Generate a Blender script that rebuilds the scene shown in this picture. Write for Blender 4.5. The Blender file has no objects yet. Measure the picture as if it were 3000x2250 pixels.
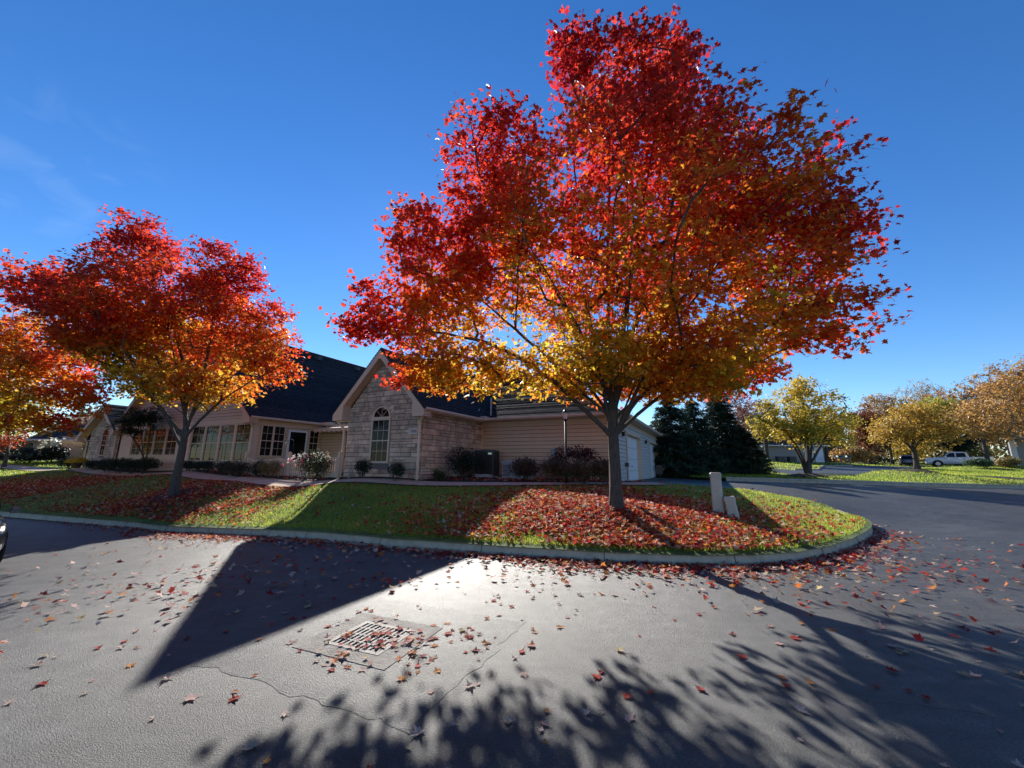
import bpy, math, random
import numpy as np
from mathutils import Vector
from mathutils.geometry import delaunay_2d_cdt
random.seed(7); rng = np.random.default_rng(11)
S = bpy.context.scene; COL = S.collection; R = math.radians

# ------------------------------------------------------------------ camera
cam = bpy.data.cameras.new('camera'); co = bpy.data.objects.new('camera', cam); COL.objects.link(co)
cam.sensor_width = 36; cam.lens = 13.68; cam.clip_start = .05; cam.clip_end = 3000
P_, RO = R(11.45), R(0.55)
fw = Vector((0, math.cos(P_), math.sin(P_))); r0 = Vector((1, 0, 0)); u0 = r0.cross(fw)
rt = math.cos(RO)*r0 + math.sin(RO)*u0; up = -math.sin(RO)*r0 + math.cos(RO)*u0
m = __import__('mathutils').Matrix((rt, up, -fw)).transposed().to_4x4(); m.translation = (0, 0, 1.8)
co.matrix_world = m; S.camera = co
# ------------------------------------------------------------------ world, sun, exposure
SAZ, SEL = -12.0, 27.0                                   # azimuth from +Y towards +X, elevation
w = bpy.data.worlds.new('World'); S.world = w; w.use_nodes = True
N = w.node_tree.nodes; K = w.node_tree.links; N.clear()
sky = N.new('ShaderNodeTexSky'); sky.sky_type = 'NISHITA'; sky.sun_disc = False
sky.sun_elevation = R(SEL); sky.sun_rotation = R(SAZ); sky.air_density = 1.0; sky.dust_density = 0.02; sky.ozone_density = 4.0; sky.altitude = 300
bg = N.new('ShaderNodeBackground'); bg.inputs[1].default_value = .095
out = N.new('ShaderNodeOutputWorld')
tc = N.new('ShaderNodeTexCoord'); mp = N.new('ShaderNodeMapping'); mp.inputs['Rotation'].default_value = (0, .25, .5); mp.inputs['Scale'].default_value = (3, 9, 16)
nz = N.new('ShaderNodeTexNoise'); nz.inputs['Scale'].default_value = 1.6; nz.inputs['Detail'].default_value = 6; nz.inputs['Distortion'].default_value = .6
cr = N.new('ShaderNodeMapRange'); cr.inputs[1].default_value = .48; cr.inputs[2].default_value = .8; cr.inputs[4].default_value = .085
dp = N.new('ShaderNodeVectorMath'); dp.operation = 'DOT_PRODUCT'; dp.inputs[1].default_value = Vector((-.74, .53, .42)).normalized()
dm = N.new('ShaderNodeMapRange'); dm.interpolation_type = 'SMOOTHSTEP'; dm.inputs[1].default_value = .983; dm.inputs[2].default_value = .999
mu = N.new('ShaderNodeMath'); mu.operation = 'MULTIPLY'
mx = N.new('ShaderNodeMix'); mx.data_type = 'RGBA'; mx.inputs['B'].default_value = (5.5, 6.3, 7.2, 1)
K.new(tc.outputs['Generated'], mp.inputs[0]); K.new(mp.outputs[0], nz.inputs['Vector']); K.new(nz.outputs[0], cr.inputs[0])
K.new(tc.outputs['Generated'], dp.inputs[0]); K.new(dp.outputs['Value'], dm.inputs[0]); K.new(cr.outputs[0], mu.inputs[0]); K.new(dm.outputs[0], mu.inputs[1])
hsv = N.new('ShaderNodeHueSaturation'); hsv.inputs['Saturation'].default_value = 1.23; hsv.inputs['Hue'].default_value = .507
K.new(mu.outputs[0], mx.inputs['Factor']); K.new(sky.outputs[0], hsv.inputs['Color']); K.new(hsv.outputs[0], mx.inputs['A'])
K.new(mx.outputs['Result'], bg.inputs[0]); K.new(bg.outputs[0], out.inputs[0])
sl = bpy.data.lights.new('sun', 'SUN'); sl.energy = 5.0; sl.angle = R(.5); sl.color = (1, .95, .87)
so = bpy.data.objects.new('sun', sl); COL.objects.link(so)
sd = Vector((math.sin(R(SAZ))*math.cos(R(SEL)), math.cos(R(SAZ))*math.cos(R(SEL)), math.sin(R(SEL))))
so.rotation_euler = sd.to_track_quat('Z', 'Y').to_euler(); so.location = (0, 0, 40)
S.view_settings.view_transform = 'Standard'; S.view_settings.look = 'None'; S.view_settings.gamma = 1; S.view_settings.exposure = .9
S.cycles.diffuse_bounces = 6; S.cycles.max_bounces = 10; S.cycles.transparent_max_bounces = 8

# ------------------------------------------------------------------ materials
class NT:
    def __init__(s, name):
        s.m = bpy.data.materials.new(name); s.m.use_nodes = True; s.t = s.m.node_tree
        s.b = s.t.nodes['Principled BSDF']
    def n(s, typ, **kw):
        x = s.t.nodes.new(typ)
        for k, v in kw.items():
            if k.startswith('i_'): x.inputs[k[2:].replace('_', ' ')].default_value = v
            else: setattr(x, k, v)
        return x
    def l(s, a, b): s.t.links.new(a, b)
def c4(c): return (c[0], c[1], c[2], 1)
def mat(name, col, rough=.7, var=.15, scale=6., bump=0., bscale=60., metal=0., spec=.4, stretch=None, col2=None, detail=6):
    t = NT(name); b = t.b; b.inputs['Roughness'].default_value = rough; b.inputs['Metallic'].default_value = metal
    b.inputs['Specular IOR Level'].default_value = spec
    tc = t.n('ShaderNodeTexCoord'); vec = tc.outputs['Object']
    if stretch:
        mp = t.n('ShaderNodeMapping'); mp.inputs['Scale'].default_value = stretch; t.l(vec, mp.inputs[0]); vec = mp.outputs[0]
    nz = t.n('ShaderNodeTexNoise', i_Scale=scale, i_Detail=detail, i_Roughness=.6); t.l(vec, nz.inputs['Vector'])
    r = t.n('ShaderNodeValToRGB'); e = r.color_ramp.elements
    e[0].position = .3; e[1].position = .7
    a = [max(0, x*(1-var)) for x in col]; z = col2 if col2 else [min(1, x*(1+var)) for x in col]
    e[0].color = c4(a); e[1].color = c4(z); t.l(nz.outputs[0], r.inputs[0]); t.l(r.outputs[0], b.inputs['Base Color'])
    if bump:
        n2 = t.n('ShaderNodeTexNoise', i_Scale=bscale, i_Detail=4.); t.l(vec, n2.inputs['Vector'])
        bp = t.n('ShaderNodeBump', i_Strength=bump, i_Distance=.02); t.l(n2.outputs[0], bp.inputs['Height']); t.l(bp.outputs[0], b.inputs['Normal'])
    return t.m
def leafmat(name, trans=.55, rough=.5, spec=.3, tint=1.6):
    t = NT(name); t.t.nodes.remove(t.b)
    at = t.n('ShaderNodeAttribute', attribute_name='Col')
    pr = t.n('ShaderNodeBsdfPrincipled', i_Roughness=rough); pr.inputs['Specular IOR Level'].default_value = spec
    tr = t.n('ShaderNodeBsdfTranslucent'); mx = t.n('ShaderNodeMixShader'); mx.inputs[0].default_value = trans
    g = t.n('ShaderNodeVectorMath', operation='SCALE'); g.inputs['Scale'].default_value = tint
    o = t.t.nodes['Material Output']
    t.l(at.outputs['Color'], pr.inputs['Base Color']); t.l(at.outputs['Color'], g.inputs[0]); t.l(g.outputs[0], tr.inputs['Color'])
    t.l(pr.outputs[0], mx.inputs[1]); t.l(tr.outputs[0], mx.inputs[2]); t.l(mx.outputs[0], o.inputs[0])
    return t.m
def asphalt(name, base, rough, cell, bump):
    t = NT(name); b = t.b; tc = t.n('ShaderNodeTexCoord'); v = tc.outputs['Object']
    big = t.n('ShaderNodeTexNoise', i_Scale=.55, i_Detail=5., i_Roughness=.6); mid = t.n('ShaderNodeTexNoise', i_Scale=5., i_Detail=6.)
    fine = t.n('ShaderNodeTexNoise', i_Scale=75., i_Detail=5., i_Roughness=.85); vo = t.n('ShaderNodeTexVoronoi', i_Scale=cell, feature='F1')
    mp = t.n('ShaderNodeMapping'); mp.inputs['Scale'].default_value = (.35, 2.2, 1); mp.inputs['Rotation'].default_value = (0, 0, .12)
    wr = t.n('ShaderNodeTexNoise', i_Scale=3., i_Detail=7.); t.l(v, mp.inputs[0]); t.l(mp.outputs[0], wr.inputs['Vector'])
    for x in (big, mid, fine, vo): t.l(v, x.inputs['Vector'])
    a = t.n('ShaderNodeMath', operation='ADD'); t.l(big.outputs[0], a.inputs[0]); t.l(wr.outputs[0], a.inputs[1])
    mr = t.n('ShaderNodeMapRange', i_From_Min=.7, i_From_Max=1.35, i_To_Min=.6, i_To_Max=1.5); t.l(a.outputs[0], mr.inputs[0])
    fr = t.n('ShaderNodeMapRange', i_From_Min=.38, i_From_Max=.66, i_To_Min=.45, i_To_Max=1.9); t.l(fine.outputs[0], fr.inputs[0])
    mm = t.n('ShaderNodeMath', operation='MULTIPLY'); t.l(mr.outputs[0], mm.inputs[0]); t.l(fr.outputs[0], mm.inputs[1])
    sx = t.n('ShaderNodeSeparateColor'); t.l(vo.outputs['Color'], sx.inputs[0]); ag = t.n('ShaderNodeMapRange', i_From_Min=.0, i_From_Max=1., i_To_Min=.5, i_To_Max=1.5); t.l(sx.outputs[0], ag.inputs[0])
    st = t.n('ShaderNodeTexNoise', i_Scale=1.7, i_Detail=8., i_Roughness=.7, i_Distortion=1.2); t.l(v, st.inputs['Vector']); sr = t.n('ShaderNodeMapRange', i_From_Min=.4, i_From_Max=.62, i_To_Min=.7, i_To_Max=1.18); t.l(st.outputs[0], sr.inputs[0])
    m2 = t.n('ShaderNodeMath', operation='MULTIPLY'); t.l(mm.outputs[0], m2.inputs[0]); t.l(ag.outputs[0], m2.inputs[1]); m3 = t.n('ShaderNodeMath', operation='MULTIPLY'); t.l(m2.outputs[0], m3.inputs[0]); t.l(sr.outputs[0], m3.inputs[1]); mm = m3
    sc = t.n('ShaderNodeVectorMath', operation='SCALE'); sc.inputs[0].default_value = base; t.l(mm.outputs[0], sc.inputs['Scale']); t.l(sc.outputs[0], b.inputs['Base Color'])
    rr = t.n('ShaderNodeMapRange', i_From_Min=.3, i_From_Max=.7, i_To_Min=rough-.03, i_To_Max=rough+.04); t.l(mid.outputs[0], rr.inputs[0]); t.l(rr.outputs[0], b.inputs['Roughness'])
    hm = t.n('ShaderNodeMath', operation='MULTIPLY_ADD'); hm.inputs[1].default_value = 3.2; t.l(fine.outputs[0], hm.inputs[0]); t.l(vo.outputs['Distance'], hm.inputs[2])
    bp = t.n('ShaderNodeBump', i_Strength=bump, i_Distance=.007); t.l(hm.outputs[0], bp.inputs['Height']); t.l(bp.outputs[0], b.inputs['Normal'])
    b.inputs['Specular IOR Level'].default_value = .5
    return t.m
def glassmat(name, base, stripes=0.):
    t = NT(name); b = t.b; b.inputs['Roughness'].default_value = .03; b.inputs['Specular IOR Level'].default_value = .18
    tc = t.n('ShaderNodeTexCoord'); nz = t.n('ShaderNodeTexNoise', i_Scale=1.3, i_Detail=2.); t.l(tc.outputs['Object'], nz.inputs['Vector'])
    r = t.n('ShaderNodeValToRGB'); e = r.color_ramp.elements; e[0].position = .35; e[1].position = .75
    e[0].color = c4([x*.5 for x in base]); e[1].color = c4([x*1.5 for x in base]); t.l(nz.outputs[0], r.inputs[0]); last = r.outputs[0]
    if stripes:
        sp = t.n('ShaderNodeSeparateXYZ'); t.l(tc.outputs['Object'], sp.inputs[0])
        f = t.n('ShaderNodeMath', operation='MULTIPLY'); f.inputs[1].default_value = 2*math.pi/.05; t.l(sp.outputs[2], f.inputs[0])
        s_ = t.n('ShaderNodeMath', operation='SINE'); t.l(f.outputs[0], s_.inputs[0])
        mr = t.n('ShaderNodeMapRange', i_From_Min=-.2, i_From_Max=1., i_To_Min=.6, i_To_Max=1.+stripes); t.l(s_.outputs[0], mr.inputs[0])
        sc = t.n('ShaderNodeVectorMath', operation='SCALE'); t.l(last, sc.inputs[0]); t.l(mr.outputs[0], sc.inputs['Scale']); last = sc.outputs[0]
    t.l(last, b.inputs['Base Color'])
    wv = t.n('ShaderNodeTexNoise', i_Scale=2.5, i_Detail=1.); t.l(tc.outputs['Object'], wv.inputs['Vector'])
    bp = t.n('ShaderNodeBump', i_Strength=.06, i_Distance=.05); t.l(wv.outputs[0], bp.inputs['Height']); t.l(bp.outputs[0], b.inputs['Normal'])
    return t.m
M = {}
M['asphalt'] = asphalt('asphalt', (.041, .0415, .039), .5, 130., .6)
M['patch'] = asphalt('asphalt_patch', (.055, .056, .053), .48, 90., .8)
M['concrete'] = mat('concrete', (.47, .36, .255), .85, .2, 5, .35, 90)
M['apron'] = mat('apron_concrete', (.17, .155, .135), .75, .45, 5, .8, 60, spec=.3)
M['grate'] = mat('grate_iron', (.17, .155, .14), .66, .4, 14, .5, 90, metal=.1, spec=.4)
M['pit'] = mat('pit', (.01, .01, .01), .9)
M['soil'] = mat('lawn_soil', (.065, .10, .02), .95, .35, 3, .5, 40, col2=(.12, .17, .032))
M['grass'] = leafmat('grass_blade', .55, .55, .25, 2.1)
M['mulch'] = mat('mulch', (.03, .02, .016), .95, .5, 14, 1., 45)
M['earth'] = mat('far_earth', (.07, .085, .03), .95, .3, .4)
M['leaf'] = leafmat('maple_leaf', .62, .5, .22, 1.9)
M['litter'] = leafmat('fallen_leaf', .35, .7, .15, 1.5)
M['foliage'] = leafmat('shrub_leaf', .35, .5, .35, 1.3)
M['needle'] = leafmat('needle', .2, .6, .25, 1.2)
M['bark'] = mat('bark', (.085, .066, .055), .9, .45, 9, 1., 26, stretch=(3, 3, .6))
M['bark_pale'] = mat('bark_pale', (.25, .21, .17), .85, .4, 8, .8, 26, stretch=(2, 2, .8))
M['siding'] = mat('siding', (.57, .435, .295), .6, .05, 3, .15, 70, spec=.3)
M['siding_far'] = mat('siding_far', (.30, .27, .24), .7, .06, 3)
M['siding_skylit'] = mat('siding_skylit', (.52, .49, .46), .6, .05, 3, spec=.3)  # same tan siding, skylight on the garage side put into a paler colour
M['trim'] = mat('trim', (.65, .49, .355), .55, .05, 3, spec=.35)
M['lap_shade'] = mat('siding_lap_shade', (.12, .08, .06), .9)  # dark colour standing in for the shade between lapped siding boards
M['trim_white'] = mat('trim_white', (.74, .70, .66), .5, .05, 3)
M['door_white'] = mat('door_white', (.78, .76, .77), .45, .03, 2)
M['mortar'] = mat('mortar', (.2, .165, .145), .95, .2, 12, .4, 60)
M['stone'] = mat('stone', (.54, .375, .265), .9, .35, 2.2, .6, 22, col2=(.70, .505, .37))
M['roof'] = mat('shingle', (.028, .029, .033), .9, .4, 7, .6, 40, spec=.2, col2=(.06, .06, .066))
M['gutter'] = mat('gutter', (.71, .54, .40), .4, .04, 3, spec=.5)
M['flash'] = mat('flashing', (.3, .33, .36), .35, .1, 5, metal=.6)
M['glass'] = glassmat('window_glass', (.012, .013, .014))
M['glass_blind'] = glassmat('blind_glass', (.05, .047, .045), .6)
M['black'] = mat('black_metal', (.012, .012, .013), .45, .2, 8)
M['dark'] = mat('dark_metal', (.06, .062, .068), .5, .2, 6)
M['grey'] = mat('grey_metal', (.28, .28, .3), .5, .1, 5)
M['beige'] = mat('beige_plastic', (.47, .44, .36), .55, .1, 4, .1, 120)
M['hose'] = mat('hose', (.4, .4, .42), .5)
M['pot'] = mat('pot', (.12, .06, .04), .8)
M['plate'] = mat('plate', (.62, .54, .48), .6, .05)
M['tyre'] = mat('tyre', (.015, .015, .016), .85)
M['rim'] = mat('rim', (.5, .5, .52), .3, .1, metal=.8)
M['wood'] = mat('post_wood', (.32, .26, .19), .85, .2, 9)
M['lampglass'] = mat('lamp_glass', (.75, .78, .8), .15, .1, spec=.6)
M['chrome'] = mat('chrome', (.7, .7, .72), .15, .1, metal=.9)
M['rock'] = mat('rock', (.3, .28, .25), .9, .3, 5, .5, 30)
def paint(n, c): 
    m_ = mat(n, c, .3, .03, 2, spec=.5); m_.node_tree.nodes['Principled BSDF'].inputs['Coat Weight'].default_value = .6; return m_

# ------------------------------------------------------------------ object helpers
def tag(o, label=None, cat=None, group=None, kind=None):
    if label: o['label'] = label
    if cat: o['category'] = cat
    if group: o['group'] = group
    if kind: o['kind'] = kind
    return o
def empty(name, loc, rz=0., label=None, cat=None, group=None):
    o = bpy.data.objects.new(name, None); COL.objects.link(o); o.location = loc; o.rotation_euler = (0, 0, rz); o.empty_display_size = .2
    return tag(o, label, cat, group)
class MB:
    def __init__(s): s.v = []; s.f = []; s.mi = []
    def add(s, vs, fs, mi=0):
        k = len(s.v); s.v += [tuple(x) for x in vs]; s.f += [[i+k for i in f] for f in fs]; s.mi += [mi]*len(fs)
    def box(s, a, b, mi=0):
        x0, y0, z0 = a; x1, y1, z1 = b
        s.add([(x0,y0,z0),(x1,y0,z0),(x1,y1,z0),(x0,y1,z0),(x0,y0,z1),(x1,y0,z1),(x1,y1,z1),(x0,y1,z1)],
              [(3,2,1,0),(4,5,6,7),(0,1,5,4),(1,2,6,5),(2,3,7,6),(3,0,4,7)], mi)
    def obox(s, P, u0, v0, o0, u1, v1, o1, mi=0, ch=0.):   # box in a plane frame
        q = [P.pt(u, v, o) for o in (o0, o1) for (u, v) in ((u0+ch*(o == o1),v0+ch*(o == o1)),(u1-ch*(o == o1),v0+ch*(o == o1)),(u1-ch*(o == o1),v1-ch*(o == o1)),(u0+ch*(o == o1),v1-ch*(o == o1)))]
        s.add(q, [(3,2,1,0),(4,5,6,7),(0,1,5,4),(1,2,6,5),(2,3,7,6),(3,0,4,7)], mi)
    def prism(s, poly, d, mi=0):
        n = len(poly); d = Vector(d); q = [Vector(p) for p in poly]
        s.add(q + [p+d for p in q], [list(range(n))[::-1], list(range(n, 2*n))] + [(i, (i+1) % n, n+(i+1) % n, n+i) for i in range(n)], mi)
    def tube(s, pts, rad, k=8, mi=0, cap=True):
        pts = [Vector(p) for p in pts]; n = len(pts); rr = rad if hasattr(rad, '__len__') else [rad]*n
        ref = None; vs = []
        for i, p in enumerate(pts):
            t = (pts[min(i+1, n-1)]-pts[max(i-1, 0)]).normalized()
            if ref is None: ref = t.orthogonal().normalized()
            ref = (ref-t*ref.dot(t)).normalized(); b = t.cross(ref)
            for j in range(k):
                a = 2*math.pi*j/k; vs.append(p+(ref*math.cos(a)+b*math.sin(a))*rr[i])
        fs = [(i*k+j, i*k+(j+1) % k, (i+1)*k+(j+1) % k, (i+1)*k+j) for i in range(n-1) for j in range(k)]
        if cap: fs += [list(range(k))[::-1], list(range((n-1)*k, n*k))]
        s.add(vs, fs, mi)
    def build(s, name, mats, parent=None, smooth=False):
        me = bpy.data.meshes.new(name); me.from_pydata(s.v, [], s.f); me.update()
        for m_ in (mats if isinstance(mats, (list, tuple)) else [mats]): me.materials.append(m_)
        if any(s.mi): me.polygons.foreach_set('material_index', s.mi)
        if smooth: me.polygons.foreach_set('use_smooth', [True]*len(me.polygons))
        o = bpy.data.objects.new(name, me); COL.objects.link(o)
        if parent: o.parent = parent
        return o
def np_mesh(name, V, F, mat_, parent=None, col=None, smooth=False):
    """V (n,3), F (m,k) equal-sized faces; col (m,3) per-face colour"""
    me = bpy.data.meshes.new(name); m_, k = F.shape
    me.vertices.add(len(V)); me.vertices.foreach_set('co', np.ascontiguousarray(V, dtype=np.float32).ravel())
    me.loops.add(m_*k); me.loops.foreach_set('vertex_index', np.ascontiguousarray(F, dtype=np.int32).ravel())
    me.polygons.add(m_); me.polygons.foreach_set('loop_start', np.arange(0, m_*k, k, dtype=np.int32))
    me.update(calc_edges=True)
    if smooth: me.polygons.foreach_set('use_smooth', np.ones(m_, dtype=bool))
    if col is not None:
        at = me.attributes.new('Col', 'FLOAT_COLOR', 'FACE')
        at.data.foreach_set('color', np.concatenate([np.clip(col, 0, 1), np.ones((m_, 1))], 1).astype(np.float32).ravel())
    me.materials.append(mat_); o = bpy.data.objects.new(name, me); COL.objects.link(o)
    if parent: o.parent = parent
    return o
class Plane:                                              # origin, right, up, outward normal
    def __init__(s, o, r, u=(0, 0, 1)): s.o = Vector(o); s.r = Vector(r).normalized(); s.u = Vector(u).normalized(); s.n = s.r.cross(s.u)
    def pt(s, u, v, o=0.): return s.o + s.r*u + s.u*v + s.n*o
def clip(poly, fn):                                       # keep fn(p) >= 0
    out_ = []; n = len(poly)
    for i in range(n):
        a, b = poly[i], poly[(i+1) % n]; fa, fb = fn(a), fn(b)
        if fa >= 0: out_.append(a)
        if (fa >= 0) != (fb >= 0): out_.append(a+(b-a)*(fa/(fa-fb)))
    return out_
def lap(mb, poly, upv, exposure, lift, mi=0, jitter=0., lap_shade=0):
    """lapped courses (siding, shingles) over a flat convex polygon"""
    poly = [Vector(p) for p in poly]; n = (poly[1]-poly[0]).cross(poly[2]-poly[0]).normalized(); upv = (Vector(upv)-n*n.dot(Vector(upv))).normalized()
    hs = [p.dot(upv) for p in poly]; lo, hi = min(hs), max(hs); k = 0
    while lo+k*exposure < hi-1e-4:
        a, b = lo+k*exposure, min(lo+(k+1)*exposure, hi)
        q = clip(clip(poly, lambda p: p.dot(upv)-a), lambda p: b-p.dot(upv)); k += 1
        if len(q) < 3: continue
        L = lift*(1+jitter*random.uniform(-1, 1))
        if lap_shade:                                           # painted shadow line along the board's lower edge
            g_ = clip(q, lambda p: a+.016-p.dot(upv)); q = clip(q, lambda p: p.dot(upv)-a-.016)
            if len(g_) > 2: mb.add([p+n*.003 for p in g_], [list(range(len(g_)))], lap_shade)
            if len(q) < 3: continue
        top = [p+n*(L*(1-(p.dot(upv)-a)/exposure)+.004) for p in q]; m_ = len(q); base = [p.copy() for p in q]
        mb.add(top+base, [list(range(m_))]+[(i, m_+i, m_+(i+1) % m_, (i+1) % m_) for i in range(m_)], mi)

# ------------------------------------------------------------------ terrain heights
def tilt(x):
    t = min(max((-x-3)/9., 0), 1); return -.5*t*t*(3-2*t)
KERB = [(-70,32.5),(-45,24.3),(-27.36,18.47),(-20.57,16.46),(-16.28,15.11),(-12.73,13.98),(-9.17,12.38),(-5.81,10.42),(-3.88,9.4),(-2.47,8.78),(0,8.12),(1.94,7.66),(3.3,7.52),(4.4,7.58),(5.5,7.9),(6.6,8.5),(7.7,9.3),(8.8,10.2),(9.7,11.),(10.4,11.75),(11,12.5),(11.35,13.3),(11.5,14.1)]
PEN = [(11.5,14.9),(11.25,15.9),(10.5,16.4),(9.6,16.3),(8.8,15.9),(7.8,16.1),(6.9,16.6),(6.0,16.9)]
HO = Vector((-3.6, 15.77, 1.05)); TH = R(26.5); LX = Vector((math.cos(TH), -math.sin(TH), 0)); LY = Vector((math.sin(TH), math.cos(TH), 0))
def HW(x, y, z=0.): return HO + LX*x + LY*y + Vector((0, 0, z))
KF = [(12.6,27.),(13.97,25.95),(17,25.3),(20.68,24.61),(24,24.45),(27.28,24.57),(33.04,25.82),(45,30),(60,36)]
R2N = [(22.23,36.,1.5),(20.68,29.,1.1),(25.26,29.5,1.1),(31.86,34.,1.4),(39.58,40.,1.55),(52.53,50.,1.74)]
R2F = [(61.57,55.,1.77),(49.53,50.,1.78),(40.5,47.,1.76),(35.86,45.,1.7),(27.09,35.,1.38),(25.34,35.5,1.38),(23.47,38.,1.52)]
def dense(poly, step, closed=True):
    o = []; n = len(poly)
    for i in range(n if closed else n-1):
        a = Vector(poly[i][:2]); b = Vector(poly[(i+1) % n][:2]); k = max(1, int((b-a).length/step))
        o += [a+(b-a)*(j/k) for j in range(k)]
    if not closed: o.append(Vector(poly[-1][:2]))
    return o
KD = [(p.x, p.y) for p in dense(KERB, 1.6, False)]
cp = [(x, y, .19+tilt(x)) for x, y in KD] + [(2.65,10.1,.6),(-13.2,15.8,.42),(2.5,14.5,1.),(-6.2,14.9,1.),(-18,20.9,1.),(-30,27,1.05)]
cp += [(*HW(x, y)[:2], z) for x, y, z in ((0,0,1.05),(-4,0,1.05),(-11,0,1.05),(-20,0,1.05),(-31,0,1.05),(3,4,1.05),(6.8,5,1.02),(6.8,20,.87),(0,20,1.05),(-20,20,1.1))]
cp += [(8.8,15.9,.88),(10.5,16.4,.68),(11.25,15.9,.55),(11.5,14.9,.4),(11.5,14.1,.28)]
cp += [(x, y, z) for (x, y), z in zip(KF, (.95,.93,.89,.85,.78,.72,.62,.7,.9))]
cp += R2N+R2F+[(13,30.5,1.13),(17.4,32,1.15),(20.9,28,1.1),(31.7,31,1.5),(48.9,42,1.5),(39.4,48,1.91),(41.5,52,2.25),(35,50,2.27),(62,58,1.85),(62,62,1.85),(55,45,2.05),(55.4,46,2.1),(37.5,30,.95),(51,40,1.42),(28.5,44,2.05)]
cp += [(-38,34,1.52),(-60,42,1.6),(-42,37,1.5),(-45,28,.6),(80,80,2.6),(0,80,2.4),(-80,80,2.),(120,40,2.),(-120,40,1.8),(70,66,2.5),(90,72,2.6),(200,200,3),(-200,200,3),(0,200,3)]
rd = [(x, y, tilt(x)) for x in range(-60, 70, 6) for y in (-60, -30, -10, 0, 5)] + [(x, y, tilt(x)) for x, y in KD]+[(x, y, tilt(x)) for x in range(-18, 0, 3) for y in (2.5, 7)]
rd += [(-25,12,-.5),(0,6.5,0),(3,6,0),(6,6,0),(10,8,.02),(13,10,.06),(20,10,.06),(30,10,.06),(40,12,.1),(60,14,.1),(14,14,.2),(22,16,.28),(32,18,.35),(50,24,.5)]
rd += [(*HW(6.8, y)[:2], z) for y, z in ((4.7,1.02),(8,1.0),(12,.95),(16,.9),(22,.86))]
rd += [(8.8,15.9,.86),(10.5,16.4,.66),(11.25,15.9,.53),(11.5,14.9,.37),(11.5,14.1,.25)]
rd += [(x, y, z-.15) for (x, y), z in zip(KF, (.95,.93,.89,.85,.78,.72,.62,.7,.9))] + [(13,33,1.),(13,20,.78),(10,22,.86),(18,20,.55)]
def rbf(pts):
    p = np.array(pts, float); X = p[:, :2]; d = np.hypot(*(X[:, None]-X[None]).transpose(2, 0, 1)); A = np.sqrt(d*d+.6)+np.eye(len(X))*.02
    n = len(X); B = np.zeros((n+1, n+1)); B[:n, :n] = A; B[:n, n] = 1; B[n, :n] = 1
    wv = np.linalg.solve(B, np.concatenate([p[:, 2], [0]]))
    def f(x, y):
        x = np.atleast_1d(np.asarray(x, float)); y = np.atleast_1d(np.asarray(y, float)); o = np.empty(len(x))
        for i in range(0, len(x), 20000):
            q = np.sqrt((x[i:i+20000, None]-X[:, 0])**2+(y[i:i+20000, None]-X[:, 1])**2+.6); o[i:i+20000] = q@wv[:n]+wv[n]
        return o
    return f
LZ = rbf(cp); RZ0 = rbf(rd)
def RZ(x, y):                                             # dead level round the storm drain
    x = np.atleast_1d(np.asarray(x, float)); y = np.atleast_1d(np.asarray(y, float)); k = np.clip((np.hypot(x+1.4, y-4.4)-2.6)/2.6, 0, 1); k = k*k*(3-2*k); return RZ0(x, y)*k
def lz(x, y): return float(LZ(x, y)[0])
def rz(x, y): return float(RZ(x, y)[0])
def inside(px, py, poly):
    c = np.zeros(len(px), bool); n = len(poly)
    for i in range(n):
        x0, y0 = poly[i][:2]; x1, y1 = poly[(i+1) % n][:2]
        if y0 == y1: continue
        h = (y0 > py) != (y1 > py); c ^= h & (px < (x1-x0)*(py-y0)/(y1-y0)+x0)
    return c
def dense(poly, step, closed=True):
    o = []; n = len(poly)
    for i in range(n if closed else n-1):
        a = Vector(poly[i][:2]); b = Vector(poly[(i+1) % n][:2]); k = max(1, int((b-a).length/step))
        o += [a+(b-a)*(j/k) for j in range(k)]
    if not closed: o.append(Vector(poly[-1][:2]))
    return o
def surf(name, poly, zf, step, mat_, dz=0., near=None):
    b = dense(poly, step); bx = np.array(b); lo, hi = bx.min(0), bx.max(0)
    gx, gy = np.meshgrid(np.arange(lo[0]+step*.5, hi[0], step), np.arange(lo[1]+step*.5, hi[1], step)); gx, gy = gx.ravel(), gy.ravel()
    gx = gx+rng.uniform(-.1, .1, len(gx))*step; gy = gy+rng.uniform(-.1, .1, len(gy))*step
    k = inside(gx, gy, b); gx, gy = gx[k], gy[k]
    dmin = np.min(np.hypot(gx[:, None]-bx[:, 0], gy[:, None]-bx[:, 1]), 1) if len(gx) else np.array([]); gx, gy = gx[dmin > step*.4], gy[dmin > step*.4]
    vs = b+[Vector((x, y)) for x, y in zip(gx, gy)]
    r = delaunay_2d_cdt(vs, [], [list(range(len(b)))], 1, 1e-5)
    V2 = np.array([tuple(v) for v in r[0]]); z = zf(V2[:, 0], V2[:, 1])+dz
    mb = MB(); mb.v = [tuple(q) for q in np.column_stack([V2, z])]; mb.f = [list(f) for f in r[2]]; mb.mi = [0]*len(mb.f)
    # make all faces look up
    for i, f in enumerate(mb.f):
        a, b_, c = (Vector(mb.v[j]) for j in f[:3])
        if (b_-a).cross(c-a).z < 0: mb.f[i] = f[::-1]
    return mb.build(name, mat_, None, True)
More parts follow.
